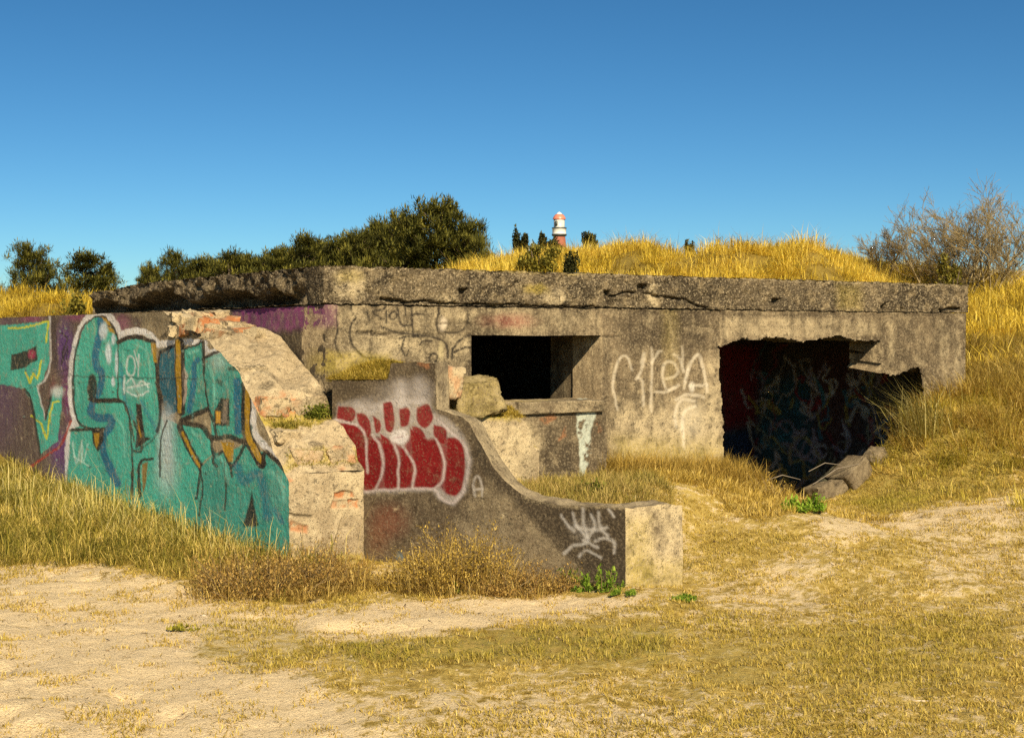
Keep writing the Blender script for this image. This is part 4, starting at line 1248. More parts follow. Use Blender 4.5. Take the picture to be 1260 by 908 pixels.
        for pl in ((one, A2, B2), (-one, A2, B2), (A2, one, B2), (A2, -one, B2), (A2, B2, one), (A2, B2, -one)):
            q = np.stack(pl, -1) * s
            X = q[..., 0] * math.cos(th) - q[..., 1] * math.sin(th); Y = q[..., 0] * math.sin(th) + q[..., 1] * math.cos(th)
            a.grid(np.stack([X + c[0], Y + c[1], q[..., 2] + c[2]], -1)); mats.append((n * n, rr.random() < 0.2 if pl[0] is one else mats[-1][1]))
    V, Q = a.arrays()
    tone = np.zeros((len(V), 4)); tone[:, 1] = 0.8
    tone[:, 3] = np.concatenate([np.full(n, 1.0 if b else 0.0) for n, b in mats])
    V2 = rough(V, 0.045, 7, seed=66, fine=0.4)
    link('broken_masonry', make_mesh('broken_masonry', V2, Q, cols={'paint': np.zeros((len(V), 4)), 'tone': tone}), M_wing, root)

    for k, (w, o, zz, sx, sy, sz, br) in enumerate(((.60, .14, 1.12, .22, .15, .13, .9), (.62, .40, 1.13, .26, .16, .12, .3), (.16, .20, .80, .24, .13, .11, .2), (.15, .44, .79, .2, .13, .12, .6),
                                                     (1.02, .12, 1.37, .2, .24, .1, 0), (1.9, .36, 1.70, .2, .26, .12, .4), (1.62, .1, 1.64, .16, .2, .1, .8), (2.25, .2, 1.76, .2, .2, .12, .5), (.34, .12, .93, .2, .2, .09, 0))):
        c = np.array([P0[0] + NI[0] * w + E1[0] * o, P0[1] + NI[1] * w + E1[1] * o, zz])
        tl = rr.uniform(-.25, .25)
        ex = np.array([E1[0] * math.cos(tl), E1[1] * math.cos(tl), math.sin(tl)]); ey = np.array([NI[0], NI[1], 0]); ez = np.cross(ex, ey)
        V, T = fractured(c, ex, ey, ez, sx * 1.15, sy * 1.15, sz * 1.2, 500 + k, cuts=7, amp=.018, blocky=.35)
        t4 = np.zeros((len(V), 4)); t4[:, 1] = .35; t4[:, 3] = br * ss((fbm(V, 9, 3, 510 + k) - .42) / .1)
        t4[:, 0] = .5 * ss((.45 - fbm(V, 6, 3, 530 + k)) / .1)
        link('broken_concrete', make_mesh('broken_concrete', V, None, T, cols={'paint': np.zeros((len(V), 4)), 'tone': t4}), M_wing, root)

    # small plants on the two benches of the slope
    P = []
    for k in range(900):
        w = rr.gauss(0.48, 0.035) if rr.random() < 0.7 else rr.gauss(0.10, 0.02)
        o = rr.uniform(0.05, WT - 0.04)
        P.append((P0[0] + NI[0] * w + E1[0] * o, P0[1] + NI[1] * w + E1[1] * o, np.interp(w, ku, kz) - 0.03))
    P = np.array(P)
    A_ = tuft_blades(P, 5, 0.02, 0.03, 0.08, 0.004, 0.008, [(0.16, 0.16, 0.02), (0.36, 0.3, 0.05), (0.56, 0.44, 0.12)], (0.2, 1.1), 0.5)
    o = blade_obj('ledge_grass', [A_], M_grass)
    tag(o, 'yellowish tufts growing on the steps of the broken wing wall', 'grass', kind='stuff')
    return root


# ------------------------------------------------------------------ low wall with the red piece
RED = (0.15, 0.005, 0.006)


def red_piece(cv):
    cv.zoom(280, 480, 3.244)
    W = (0.50, 0.46, 0.44)
    cv.poly([(440, 50), (520, 40), (560, 80), (640, 30), (700, 40), (790, 30), (840, 95), (890, 120), (950, 185), (975, 270), (955, 400), (900, 455), (850, 440), (815, 400), (540, 412), (430, 200)], W, .42, 4.0)
    cv.stroke([(690, -20), (700, 40)], 40, W, .45, 8); cv.stroke([(770, -30), (780, 40)], 50, W, .4, 8); cv.ell((720, 10), (110, 45), W, .35, .8); cv.ell((560, 60), (60, 30), W, .4, .8)
    reds = [[(420, 130), (510, 138), (540, 185), (553, 260), (548, 330), (520, 320), (440, 190)],
            [(562, 190), (592, 205), (616, 270), (616, 340), (592, 388), (540, 400), (552, 320), (560, 260)],
            [(608, 172), (648, 205), (676, 270), (682, 340), (672, 388), (628, 386), (632, 300)],
            [(694, 228), (722, 235), (743, 300), (737, 360), (716, 386), (690, 386), (692, 300)],
            [(728, 150), (790, 192), (832, 205), (850, 270), (846, 360), (815, 390), (757, 388), (752, 330), (738, 240)],
            [(878, 190), (922, 195), (945, 250), (941, 370), (912, 418), (872, 412), (866, 380), (874, 280)],
            [(440, 62), (500, 68), (506, 118), (440, 120)], [(514, 92), (548, 98), (572, 150), (562, 190), (530, 150)], [(578, 102), (606, 120), (612, 160), (590, 168)],
            [(622, 50), (656, 50), (668, 110), (656, 166), (630, 150)], [(688, 75), (722, 70), (726, 135), (692, 140)], [(754, 68), (800, 58), (822, 108), (790, 152), (756, 122)],
            [(822, 140), (872, 152), (866, 212), (826, 182)], [(735, 142), (770, 150), (790, 185), (750, 175)]]
    cv.poly([(430, 140), (520, 145), (580, 185), (640, 195), (700, 225), (740, 170), (800, 190), (860, 190), (940, 200), (946, 300), (936, 390), (905, 422), (870, 415), (850, 388), (545, 402)], RED, .85, 3)
    for p in reds:
        cv.poly(p, RED, .95, 1.2, curve=True)
    for p in ([(430, 118), (520, 140), (552, 200), (558, 330)], [(578, 178), (616, 240), (622, 320), (592, 395)], [(650, 190), (682, 260), (684, 390)], [(700, 222), (747, 300), (740, 386)],
              [(830, 192), (862, 270), (856, 360), (825, 395)], [(540, 405), (700, 395), (820, 396), (852, 432), (895, 445), (942, 400), (962, 290), (945, 215), (890, 165), (830, 110)]):
        cv.stroke(p, 10, (0.42, 0.36, 0.34), .8, 1.3)
    cv.ell((688, 183), (33, 30), (0.52, 0.48, 0.46), .9, .25)
    cv.stroke([(670, 190), (700, 180)], 7, (0.3, 0.2, 0.2), .6, 1)
    for p in ([(985, 420), (980, 370), (998, 340), (1012, 370), (1015, 420)], [(982, 395), (1014, 395)]):
        cv.stroke(p, 9, (0.42, 0.38, 0.33), .7, 1.2)
    cv.ell((640, 520), (70, 60), (0.24, 0.06, 0.03), .35, .8); cv.ell((600, 600), (40, 50), (0.25, 0.08, 0.03), .25, .8); cv.ell((690, 660), (16, 18), (0.15, 0.22, 0.25), .6, .6)
    # white scribble near the block
    cv.zoom(520, 480, 3.242)
    for p in ([(555, 500), (580, 540), (605, 562)], [(600, 490), (615, 540), (650, 582)], [(640, 475), (645, 540), (662, 585)], [(672, 495), (690, 545), (650, 595)], [(702, 488), (712, 550), (742, 582)],
              [(568, 652), (600, 622), (652, 612), (660, 590)], [(625, 662), (655, 640), (712, 668)], [(690, 600), (725, 590), (765, 605), (766, 648)], [(745, 480), (762, 505)], [(610, 545), (690, 560), (735, 550)], [(640, 600), (700, 625)]):
        cv.stroke(p, 13, (0.55, 0.52, 0.48), .75, 2.0)
    cv.ell((650, 560), (50, 45), (0.5, 0.47, 0.42), .3, .8)


def build_low_wall():
    root = thing('low_wall', 'low curved concrete wall with red graffiti ending in a pale block', 'wall', (B0[0], B0[1], 0))
    prof = [(772, 625), (720, 624), (690, 621), (660, 615), (642, 608), (622, 592), (606, 574), (596, 556), (586, 538), (578, 520), (570, 513), (545, 506), (537, 503), (541, 490), (552, 478),
            (560, 462), (556, 451), (546, 447), (500, 446), (481, 447), (478, 466), (440, 468), (405, 467), (390, 466)]
    n2 = np.array([RN[0], RN[1]])
    ks = []
    for p in prof:
        h = hit(p[0], p[1], B0, n2)
        ks.append((np.dot(h[:2] - B0, RD), h[2]))
    ksx = np.maximum.accumulate(np.array([k[0] for k in ks]) + np.arange(len(ks)) * 1e-4)
    ksz = np.array([k[1] for k in ks])
    L = np.dot(hit(408, 500, B0, n2)[:2] - B0, RD)
    s_ = np.arange(0, L, 0.0085)
    top = np.interp(s_, ksx, ksz)
    top = top + (fbm(np.stack([s_, s_ * 0, s_ * 0], 1), 9, 4, 101) - 0.5) * 0.03 * ss(s_ / 0.1)
    zb = -0.3
    a = Acc()
    f = np.linspace(0, 1, 190)
    g = wallgrid(B0, RD, s_, np.minimum((zb + 2.0 * np.linspace(0, 1, 250))[None, :], top[:, None])); a.grid(g); n0 = a.n
    b = np.linspace(0, RW, 44)
    bl_ = ss(s_ / 0.7)[:, None]
    ex = (E1[None, :] * (1 - bl_) + RN[None, :] * bl_ * 0.33)
    TP = np.stack([np.stack([g[:, -1, 0] + ex[:, 0] * k, g[:, -1, 1] + ex[:, 1] * k, g[:, -1, 2]], -1) for k in b], 1)
    xx = TP.reshape(-1, 3)
    TP[..., 2] += ((fbm(xx, 5, 4, 103) - 0.5) * 0.07).reshape(TP.shape[:2]) * ss(b / 0.06)[None, :]
    a.grid(TP); n1 = a.n
    e0 = TP[0]
    EF = np.stack([np.stack([e0[:, 0], e0[:, 1], zb + (e0[:, 2] - zb) * k], -1) for k in np.linspace(0, 1, 90)], 1)
    a.grid(EF); nn2 = a.n
    bk = TP[:, -1]
    a.grid(np.stack([np.stack([bk[::2, 0], bk[::2, 1], zb + (bk[::2, 2] - zb) * k], -1) for k in np.linspace(0, 1, 30)], 1))
    V, Q = a.arrays()
    face = np.full(len(V), 3); face[:n0] = 0; face[n0:n1] = 1; face[n1:nn2] = 2
    cv = Canvas(V, 0.7, face == 0)
    red_piece(cv)
    R, G, B, A = four(V, 2.0); K = (1, 1, 1)
    for c in (R, G, B, A): c.where = face == 0
    R.poly([(585, 530), (606, 574), (642, 606), (680, 620), (772, 626), (772, 740), (735, 728), (690, 675), (640, 625), (598, 585), (580, 560)], K, 1.0, 6)
    R.poly([(480, 446), (545, 446), (540, 500), (480, 480)], K, 0.5, 8); R.poly([(400, 466), (480, 466), (480, 490), (425, 505)], K, 0.6, 6); R.poly([(560, 512), (580, 520), (590, 545), (575, 540)], K, 0.4, 5)
    R.stroke([(530, 506), (540, 499), (546, 500)], 6, K, 0.95, 1.5)
    G.poly([(540, 446), (562, 450), (556, 475), (545, 490), (538, 480)], K, 0.8, 3); A.poly([(512, 446), (530, 446), (530, 452), (512, 451)], K, 0.7, 2); A.poly([(540, 446), (556, 448), (552, 456), (542, 454)], K, 0.7, 2)
    G.poly([(600, 585), (640, 625), (690, 675), (720, 700), (600, 700), (560, 640)], K, 0.22, 8)
    G.poly([(640, 606), (680, 617), (770, 622), (770, 628), (680, 624), (640, 614)], K, 0.7, 1.5)
    R.stroke([(560, 540), (575, 600), (570, 660), (590, 700)], 1.3, K, .7, .7); R.stroke([(450, 640), (520, 636), (600, 642), (690, 650)], 1.2, K, .45, .8); R.stroke([(700, 622), (706, 660), (700, 700)], 1.1, K, .6, .7)
    for q_ in range(50):
        x_ = random.uniform(450, 765); y_ = random.uniform(500, 710); R.ell((x_, y_), (random.uniform(.8, 3), random.uniform(.8, 2.5)), K, .7, .5)
        x_ = random.uniform(450, 765); y_ = random.uniform(500, 710); G.ell((x_, y_), (random.uniform(.8, 4), random.uniform(.8, 3)), K, .6, .5)
    for c in (R, G, B, A): c.where = face == 1
    m = face == 1
    sr = (V[:, 0] - B0[0]) * RD[0] + (V[:, 1] - B0[1]) * RD[1]
    G.c[m, 3] = 0.45
    B.c[m, 3] = (ss((sr - 1.62) / 0.05) * 0.8)[m]
    for c in (R, G, B, A): c.where = face == 2
    m = face == 2
    G.c[m, 3] = 0.95
    B.poly([(770, 640), (800, 640), (800, 730), (770, 730)], K, 0.35, 12); B.poly([(770, 690), (850, 690), (850, 740), (770, 740)], K, 0.4, 12)
    V2 = rough(V, 0.009, 3.2, seed=121, fine=0.3)
    clean(R, cv)
    link('wall', make_mesh('low_wall', V2, Q, cols={'paint': cv.c, 'tone': tones([R, G, B, A])}), M_low, root)
    # dry cushion of moss on the ledge behind the wall's high end
    mp = []
    rr = random.Random(9)
    for k in range(1500):
        x = rr.uniform(402, 478); d = rr.random()
        h = hit(x, 467, B0, n2)
        o = d * 0.34
        zz = h[2] + 0.02 + 0.13 * d ** 1.3 * (1 - ((x - 440) / 42) ** 2 * 0.6) - 0.02
        mp.append((h[0] + RN[0] * o, h[1] + RN[1] * o, zz))
    for k in range(900):
        x = rr.uniform(548, 645); d = rr.random()
        o2 = C0 - NI * 0.52
        h = hit(x, np.interp(x, [540, 560, 580, 640], [500, 505, 511, 513]), o2, NI)
        mp.append((h[0] + NI[0] * d * 0.2, h[1] + NI[1] * d * 0.2, h[2] - 0.01 + 0.077 * d))
    a = tuft_blades(np.array(mp), 7, 0.02, 0.02, 0.055, 0.003, 0.006, [(0.22, 0.17, 0.02), (0.42, 0.30, 0.04), (0.58, 0.43, 0.1)], (0.2, 1.2), 0.5)
    o = blade_obj('ledge_moss', [a], M_grass)
    tag(o, 'dry yellow moss cushions on the concrete ledges by the window', 'moss', kind='stuff')
    # soil the cushion grows on
    xs = np.linspace(398, 482, 40); ds = np.linspace(0, 0.42, 20)
    G_ = np.zeros((40, 20, 3))
    for i, x in enumerate(xs):
        h = hit(x, 467, B0, n2)
        for j, d in enumerate(ds):
            f_ = d / 0.42
            G_[i, j] = (h[0] + RN[0] * (d + 0.02), h[1] + RN[1] * (d + 0.02), h[2] - 0.01 + 0.13 * f_ ** 1.3 * max(0, 1 - ((x - 440) / 42) ** 2 * 0.6))
    a = Acc(); a.grid(G_); V, Q = a.arrays()
    z4 = np.zeros((len(V), 4)); t4 = z4.copy(); t4[:, 2] = 1
    link('moss_bed', make_mesh('moss_bed', rough(V, 0.02, 6), Q, cols={'paint': z4, 'tone': t4}), M_wing, root)
    return root


# ------------------------------------------------------------------ plants and trees
def leafy(center, rad, n, size, pal, flat=0.7, seed=0):
    """loose ball of leaf-sized blades"""
    r_ = np.random.default_rng(seed)
    p = r_.normal(0, 1, (n, 3)); p /= np.linalg.norm(p, axis=1)[:, None]
    rr = r_.random(n) ** 0.45
    p = p * rr[:, None] * np.array(rad) * (0.7 + 0.6 * fbm(p * 1.3, 1.6, 2, seed))[:, None]
    P = p + np.array(center)
    col = lerp_cols(pal, np.clip(r_.normal(0.5, 0.28, n), 0, 1))
    return blades(P, r_.uniform(size * 0.6, size * 1.3, n), r_.uniform(size * 0.35, size * 0.6, n), r_.uniform(0, 6.28, n), r_.uniform(0.2, 1.9, n), col, 0.5)


def tube(path, rads, sides=5):
    path = np.asarray(path, float); V = []; n = len(path)
    for i in range(n):
        d = path[min(i + 1, n - 1)] - path[max(i - 1, 0)]; d = d / (np.linalg.norm(d) + 1e-9)
        a = np.cross(d, [0.31, 0.9, 0.2]); a /= np.linalg.norm(a) + 1e-9; b = np.cross(d, a)
        for k in range(sides):
            th = 6.2832 * k / sides
            V.append(path[i] + rads[i] * (math.cos(th) * a + math.sin(th) * b))
    Q = []
    for i in range(n - 1):
        for k in range(sides):
            Q.append((i * sides + k, i * sides + (k + 1) % sides, (i + 1) * sides + (k + 1) % sides, (i + 1) * sides + k))
    return np.array(V), np.array(Q)


def tubes_mesh(name, lst, sides=5):
    V = []; Q = []; n = 0
    for path, r in lst:
        v, q = tube(path, r, sides); V.append(v); Q.append(q + n); n += len(v)
    return make_mesh(name, np.concatenate(V), np.concatenate(Q), smooth=True)


def pine_meshes(seed, H=6.0, R=2.2, layers=9, sparse=1.0, lowest=0.12):
    """trunk + crown meshes of a dune pine, base at the origin"""
    r_ = random.Random(seed); g = np.random.default_rng(seed)
    lean = (r_.uniform(-.06, .06), r_.uniform(-.06, .06))
    tp = [np.array([lean[0] * H * k * k, lean[1] * H * k * k, H * 0.97 * k]) for k in np.linspace(0, 1, 8)]
    lst = [(tp, [0.028 * H * (1 - 0.85 * k) for k in np.linspace(0, 1, 8)])]
    clumps = []
    nb = int(layers * 15 * sparse)
    for i in range(nb):
        k = lowest + (1 - lowest) * ((i + r_.random()) / nb)
        base = np.array([lean[0] * H * k * k, lean[1] * H * k * k, H * 0.97 * k])
        az = r_.uniform(0, 6.283)
        spread = R * (1 - k) ** 0.55 * min(1, 0.55 + k * 1.6) * r_.uniform(0.45, 1.15) + 0.10 * R
        rise = r_.uniform(-0.1, 0.9) * spread + 0.05 * H * k
        end = base + np.array([math.cos(az) * spread, math.sin(az) * spread, rise])
        mid = (base + end) / 2 + np.array([0, 0, -0.08 * spread])
        lst.append(([base, mid, end], [0.008 * H * (1 - k) + 0.012, 0.018, 0.008]))
        m = max(2, int(spread / 0.45))
        for j in range(m):
            f = 0.4 + 0.6 * (j + 1) / m
            c = base + (end - base) * f + np.array([r_.gauss(0, .16), r_.gauss(0, .16), r_.gauss(0.06, .12)])
            clumps.append((c, r_.uniform(0.30, 0.56) * (0.75 + 0.05 * H)))
    clumps.append((tp[-1] + np.array([0, 0, .1]), 0.26))
    parts = []
    for c, rad in clumps:
        n = 80
        d = g.normal(0, 1, (n, 3)); d /= np.linalg.norm(d, axis=1)[:, None]; d[:, 2] = d[:, 2] * 0.9 + 0.2
        base = c + d * rad * g.uniform(0.0, 0.85, (n, 1)) * np.array([1, 1, 1.05])
        az = np.arctan2(d[:, 1], d[:, 0]) + g.normal(0, .4, n)
        tone = np.clip(g.normal(0.45, 0.18, 1)[0] + g.normal(0, .18, n), 0, 1)
        col = lerp_cols([(0.026, 0.028, 0.006), (0.095, 0.092, 0.014), (0.26, 0.225, 0.036)], tone)
        parts.append(blades(base, g.uniform(0.15, 0.30, n), g.uniform(0.03, 0.06, n), az, np.arccos(np.clip(d[:, 2], -.9, .98)) * 0.75 + g.normal(0, .2, n), col, 0.2))
    V, Q, T, Cc = join(parts)
    k_ = 6.25 / np.percentile(V[:, 2], 99.9)
    V = V * np.array([1, 1, k_]); lst = [([q * np.array([1, 1, k_]) for q in p], r) for p, r in lst]
    return tubes_mesh('pine_trunk', lst, 5), make_mesh('pine_crown', V, Q, T, {'tint': Cc})


def far_point(u, y):
    return np.array([(u - CX) / F * y, y])


def build_pines():
    var = [pine_meshes(31, 6, 2.3, 10), pine_meshes(32, 6, 2.0, 9, 0.85), pine_meshes(33, 6, 1.7, 7, 0.65, 0.2), pine_meshes(34, 6, 2.6, 11, 1.0, 0.08), pine_meshes(35, 6, 2.1, 8, 0.75, 0.16)]
    for a, b in var:
        a.materials.append(M_bark); b.materials.append(M_needle)
    # u, top v, half width px, depth, variant, label
    L = [(44, 299, 34, 50, 0, 'dark pine at the photo\'s left edge, above the grass bank'),
         (104, 310, 40, 54, 1, 'broad olive pine with spiky top, second from the left edge'),
         (133, 322, 18, 56, 2, 'thin low pine leaning out to the right of the broad olive pine'),
         (180, 322, 20, 58, 4, 'small dark pine alone above the crumbled slab end'),
         (214, 306, 26, 56, 2, 'open wispy pine sticking up over the left part of the roof'),
         (252, 315, 28, 62, 1, 'low olive pine just right of the open wispy pine'),
         (284, 306, 24, 60, 2, 'pine with two thin leaders above the crumbled roof edge'),
         (318, 312, 32, 64, 0, 'rounded low pine left of the stepped row of pines'),
         (350, 304, 30, 62, 3, 'bushy pine in the first dip of the tree row'),
         (374, 288, 26, 60, 1, 'pointed pine standing up where the tree row starts to climb'),
         (408, 290, 30, 63, 4, 'dense pine between the pointed pine and the roof corner'),
         (440, 282, 30, 62, 0, 'pine above the bunker corner, left of the tall ones'),
         (466, 268, 28, 64, 2, 'slim pine with a narrow tip beside the tallest pine'),
         (494, 262, 34, 62, 3, 'full pine touching the tallest pine on its left'),
         (536, 245, 52, 58, 3, 'tallest and widest dark pine, right end of the tree row'),
         (570, 270, 30, 57, 1, 'drooping pine on the right flank of the tallest pine'),
         (200, 330, 34, 72, 0, 'low pine crown behind the open wispy pine'),
         (236, 324, 34, 72, 3, 'low pine crown just over the slab, between wispy and olive pine'),
         (268, 316, 34, 74, 4, 'hazy low pine behind the thin leadered pine'),
         (300, 318, 34, 74, 3, 'low filler pine between thin leadered and rounded pine'),
         (334, 312, 34, 73, 0, 'pine crown half hidden behind the rounded low pine'),
         (362, 304, 34, 73, 4, 'pine crown half hidden behind the bushy pine'),
         (392, 298, 36, 75, 3, 'pine crown filling the gap right of the pointed pine'),
         (424, 292, 36, 75, 0, 'pine crown filling the gap over the roof corner'),
         (454, 286, 36, 76, 1, 'pine crown behind the slim narrow tipped pine'),
         (482, 276, 36, 74, 4, 'pine crown behind the full pine'),
         (588, 286, 20, 56, 4, 'outermost low pine at the right end of the tree row')]
    used = set()
    for (u, v, hw, y, k, lab) in L:
        c = far_point(u, y); zg = float(ground_z(np.array([c[0]]), np.array([c[1]]))[0]) - 0.1
        ztop = CAMZ + (HOR - v) / F * y
        R0 = (2.3, 2.0, 1.7, 2.6, 2.1)[k]
        sz = (ztop - zg) / 6.25; sx = hw * (1.4 if 240 < u < 580 else 1.1) / F * y / R0 / 0.85
        r = thing('pine_tree', lab, 'tree', (c[0], c[1], zg), 'pines beyond the bunker')
        for nm, me in (('trunk', var[k][0]), ('crown', var[k][1])):
            o = bpy.data.objects.new(nm, me); COL.objects.link(o); o.parent = r
        r.scale = (sx, sx, sz); r.rotation_euler = (0, 0, random.uniform(0, 6.28))


def build_bushes():
    pd = [(0.025, 0.03, 0.012), (0.06, 0.062, 0.018), (0.12, 0.11, 0.03)]
    pg = [(0.09, 0.085, 0.015), (0.20, 0.17, 0.025), (0.33, 0.27, 0.04)]
    L = [(641, 287, 303, 11, 36, pd, 'small dark pine tip left of the lighthouse'),
         (663, 293, 335, 30, 24, pg, 'olive green bush on the dune under the lighthouse'),
         (671, 290, 306, 9, 36, pd, 'dark bush tip just left of the lighthouse base'),
         (704, 310, 335, 15, 22, pd, 'compact blackish green shrub at the roof edge right of the olive bush'),
         (690, 293, 312, 13, 36, pd, 'dark shrub hiding the foot of the lighthouse'),
         (722, 287, 303, 15, 36, pd, 'flat topped dark shrub right of the lighthouse'),
         (848, 291, 303, 7, 36, pd, 'tiny dark shrub poking over the middle of the dune crest'),
         (1170, 318, 345, 16, 26, pg, 'green shrub at the foot of the bare bush'),
         (84, 360, 386, 24, 16.2, pg, 'low greenish bush on the soil heap at the roof end')]
    for i, (u, v0, v1, hw, y, pal, lab) in enumerate(L):
        c = far_point(u, y)
        zt = CAMZ + (HOR - v0) / F * y; zb = CAMZ + (HOR - v1) / F * y
        zg = float(ground_z(np.array([c[0]]), np.array([c[1]]))[0])
        zb = min(zb, zg) if zg < zt - 0.2 else zb
        R = hw / F * y
        r = thing('shrub', lab, 'shrub', (c[0], c[1], zb), 'shrubs on the dune')
        parts = []
        rr = random.Random(i + 70)
        nb = 9
        for k in range(nb):
            cc = (c[0] + rr.uniform(-.65, .65) * R, c[1] + rr.uniform(-.5, .5) * R, zb + (zt - zb) * rr.uniform(0.25, 0.86))
            rad = (R * rr.uniform(.3, .5), R * rr.uniform(.3, .5), (zt - zb) * rr.uniform(.14, .28))
            parts.append(leafy(cc, rad, 260, 0.035 + 0.0016 * y, pal, seed=i * 20 + k))
        blade_obj('foliage', parts, M_leaf, r)
        st = []
        for k in range(5):
            e = np.array([c[0] + rr.uniform(-.5, .5) * R, c[1] + rr.uniform(-.5, .5) * R, zb + (zt - zb) * rr.uniform(.5, .8)])
            b = np.array([c[0], c[1], zb - 0.15]); st.append(([b, (b + e) / 2 + np.array([0, 0, .02]), e], [.02, .014, .006]))
        link('stem', tubes_mesh('stem', st, 4), M_bark, r)


def bare_shrub(seed, H, R, stems, depth=5, wind=(-0.12, 0.0)):
    r_ = random.Random(seed); lst = []

    def grow(p, d, L, rad, lev):
        n = 4; path = [p]; q = p.copy(); dd = d.copy()
        for i in range(n):
            dd = dd + np.array([r_.gauss(0, .11), r_.gauss(0, .11), r_.gauss(0.02, .06)]); dd /= np.linalg.norm(dd)
            q = q + dd * L / n; path.append(q)
        lst.append((path, [max(rad * (1 - .45 * i / n), 0.0046) for i in range(n + 1)]))
        if lev == 0: return
        for k in range(r_.randint(3, 4) if lev > 1 else r_.randint(3, 5)):
            i = r_.randint(1, n)
            s = path[i]
            nd = dd + np.array([r_.gauss(wind[0], .5), r_.gauss(wind[1], .5), r_.gauss(.12, .3)]); nd /= np.linalg.norm(nd)
            grow(s, nd, L * r_.uniform(.5, .78), rad * (0.5 if lev > 1 else 0.6), lev - 1)
    for k in range(stems):
        az = r_.uniform(0, 6.28); d = np.array([math.cos(az) * .55, math.sin(az) * .55, 1.0]); d /= np.linalg.norm(d)
        grow(np.array([math.cos(az) * .1 * R, math.sin(az) * .1 * R, -0.15]), d, H * r_.uniform(.36, .46), .034 * H / 3, depth - 1)
    return tubes_mesh('bare_branches', lst, 3)


def build_bare():
    L = [(1150, 232, 28, 3.4, 6, 6, 12, 'large leafless brown shrub spreading against the sky at the right edge'),
         (1218, 212, 27, 3.6, 6, 6, 13, 'tallest bare shrub, cut off by the right edge of the photo'),
         (1184, 226, 28.5, 3.4, 5, 5, 17, 'middle stems of the bare bush, between its two widest clumps'),
         (1092, 268, 29, 2.0, 9, 5, 14, 'smaller leafless greyish bush left of the large bare shrub')]
    for (u, vt, y, H, st, dp, sd, lab) in L:
        c = far_point(u, y); zg = float(ground_z(np.array([c[0]]), np.array([c[1]]))[0])
        zt = CAMZ + (HOR - vt) / F * y
        r = thing('bare_shrub', lab, 'shrub', (c[0], c[1], zg), 'leafless shrubs on the dune')
        me = bare_shrub(sd, H, 1.0, st, dp)
        zs = np.empty(len(me.vertices) * 3, np.float32); me.vertices.foreach_get('co', zs)
        k = (zt - zg) / max(0.1, zs.reshape(-1, 3)[:, 2].max())
        zs = zs.reshape(-1, 3) * np.array([min(k, 1.5), min(k, 1.5), k]); me.vertices.foreach_set('co', zs.astype(np.float32).ravel())
        me.update()
        me.materials.append(M_twig)
        o = bpy.data.objects.new('branches', me); COL.objects.link(o); o.parent = r


def lathe(prof, n=32):
    V = []; Q = []
    for (r, z) in prof:
        for k in range(n):
            V.append((r * math.cos(6.2832 * k / n), r * math.sin(6.2832 * k / n), z))
    for i in range(len(prof) - 1):
        for k in range(n):
            Q.append((i * n + k, i * n + (k + 1) % n, (i + 1) * n + (k + 1) % n, (i + 1) * n + k))
    return np.array(V, float), np.array(Q)


def build_lighthouse():
    y = 400.0; s = y / F
    c = far_point(688, y)
    Z = lambda v: CAMZ + (HOR - v) * s
    r = thing('lighthouse', 'distant lighthouse with white head and red lantern above the dune', 'lighthouse', (c[0], c[1], 0))
    brick = plain('brick_red', (0.28, 0.09, 0.05), .8, .3, 1.2); white = plain('white_paint', (0.78, 0.76, 0.70), .5, .06, .5)
    red = plain('red_paint', (0.60, 0.2, 0.12), .4, .15, .6); dark = plain('dark_iron', (0.04, 0.05, 0.045), .5, .2, 1)
    pale = plain('pale_glazing', (0.55, 0.53, 0.46), .25, .15, .8)

    def p(name, prof, m, n=32):
        V, Q = lathe(prof, n)
        return link(name, make_mesh(name, V + np.array([c[0], c[1], 0]), Q, smooth=False), m, r)
    p('tower', [(2.6, 0), (1.95, Z(300)), (1.75, Z(292)), (0, Z(292))], brick)
    g = p('gallery', [(0, Z(292)), (1.7, Z(291.5)), (2.15, Z(290.5)), (2.2, Z(288.6)), (0, Z(288.5))], dark)
    p('drum', [(2.0, Z(288.5)), (2.0, Z(282.2)), (2.1, Z(282.0)), (0, Z(281.9))], white)
    rl = p('railing', [(2.15, Z(282.0)), (2.15, Z(280.6)), (2.05, Z(280.6)), (2.05, Z(282.0))], dark)
    lan = p('lantern_room', [(1.6, Z(281.8)), (1.6, Z(270.5)), (0, Z(270.4))], pale, 16)
    for k in range(16):
        a = 6.2832 * (k + .5) / 16
        V, Q = tube([(c[0] + 1.62 * math.cos(a), c[1] + 1.62 * math.sin(a), Z(281.8)), (c[0] + 1.62 * math.cos(a), c[1] + 1.62 * math.sin(a), Z(270.5))], [.07, .07], 4)
        o = link('glazing_bar', make_mesh('glazing_bar', V, Q), white, r)
        o.parent = lan; o.matrix_parent_inverse = parent_inv(r)
    V, Q = lathe([(0.0, Z(279)), (.45, Z(278.5)), (.45, Z(273)), (0, Z(272.5))], 12)
    o = link('window', make_mesh('window', V + np.array([c[0] - .9, c[1] - 1.25, 0]), Q), dark, r)
    p('roof', [(1.9, Z(270.5)), (1.85, Z(269)), (1.55, Z(266.5)), (1.1, Z(264.4)), (0, Z(264.3))], red, 16)
    p('cap', [(.8, Z(264.5)), (.7, Z(263.2)), (.4, Z(262.2)), (.1, Z(261.6)), (0, Z(261))], white, 16)


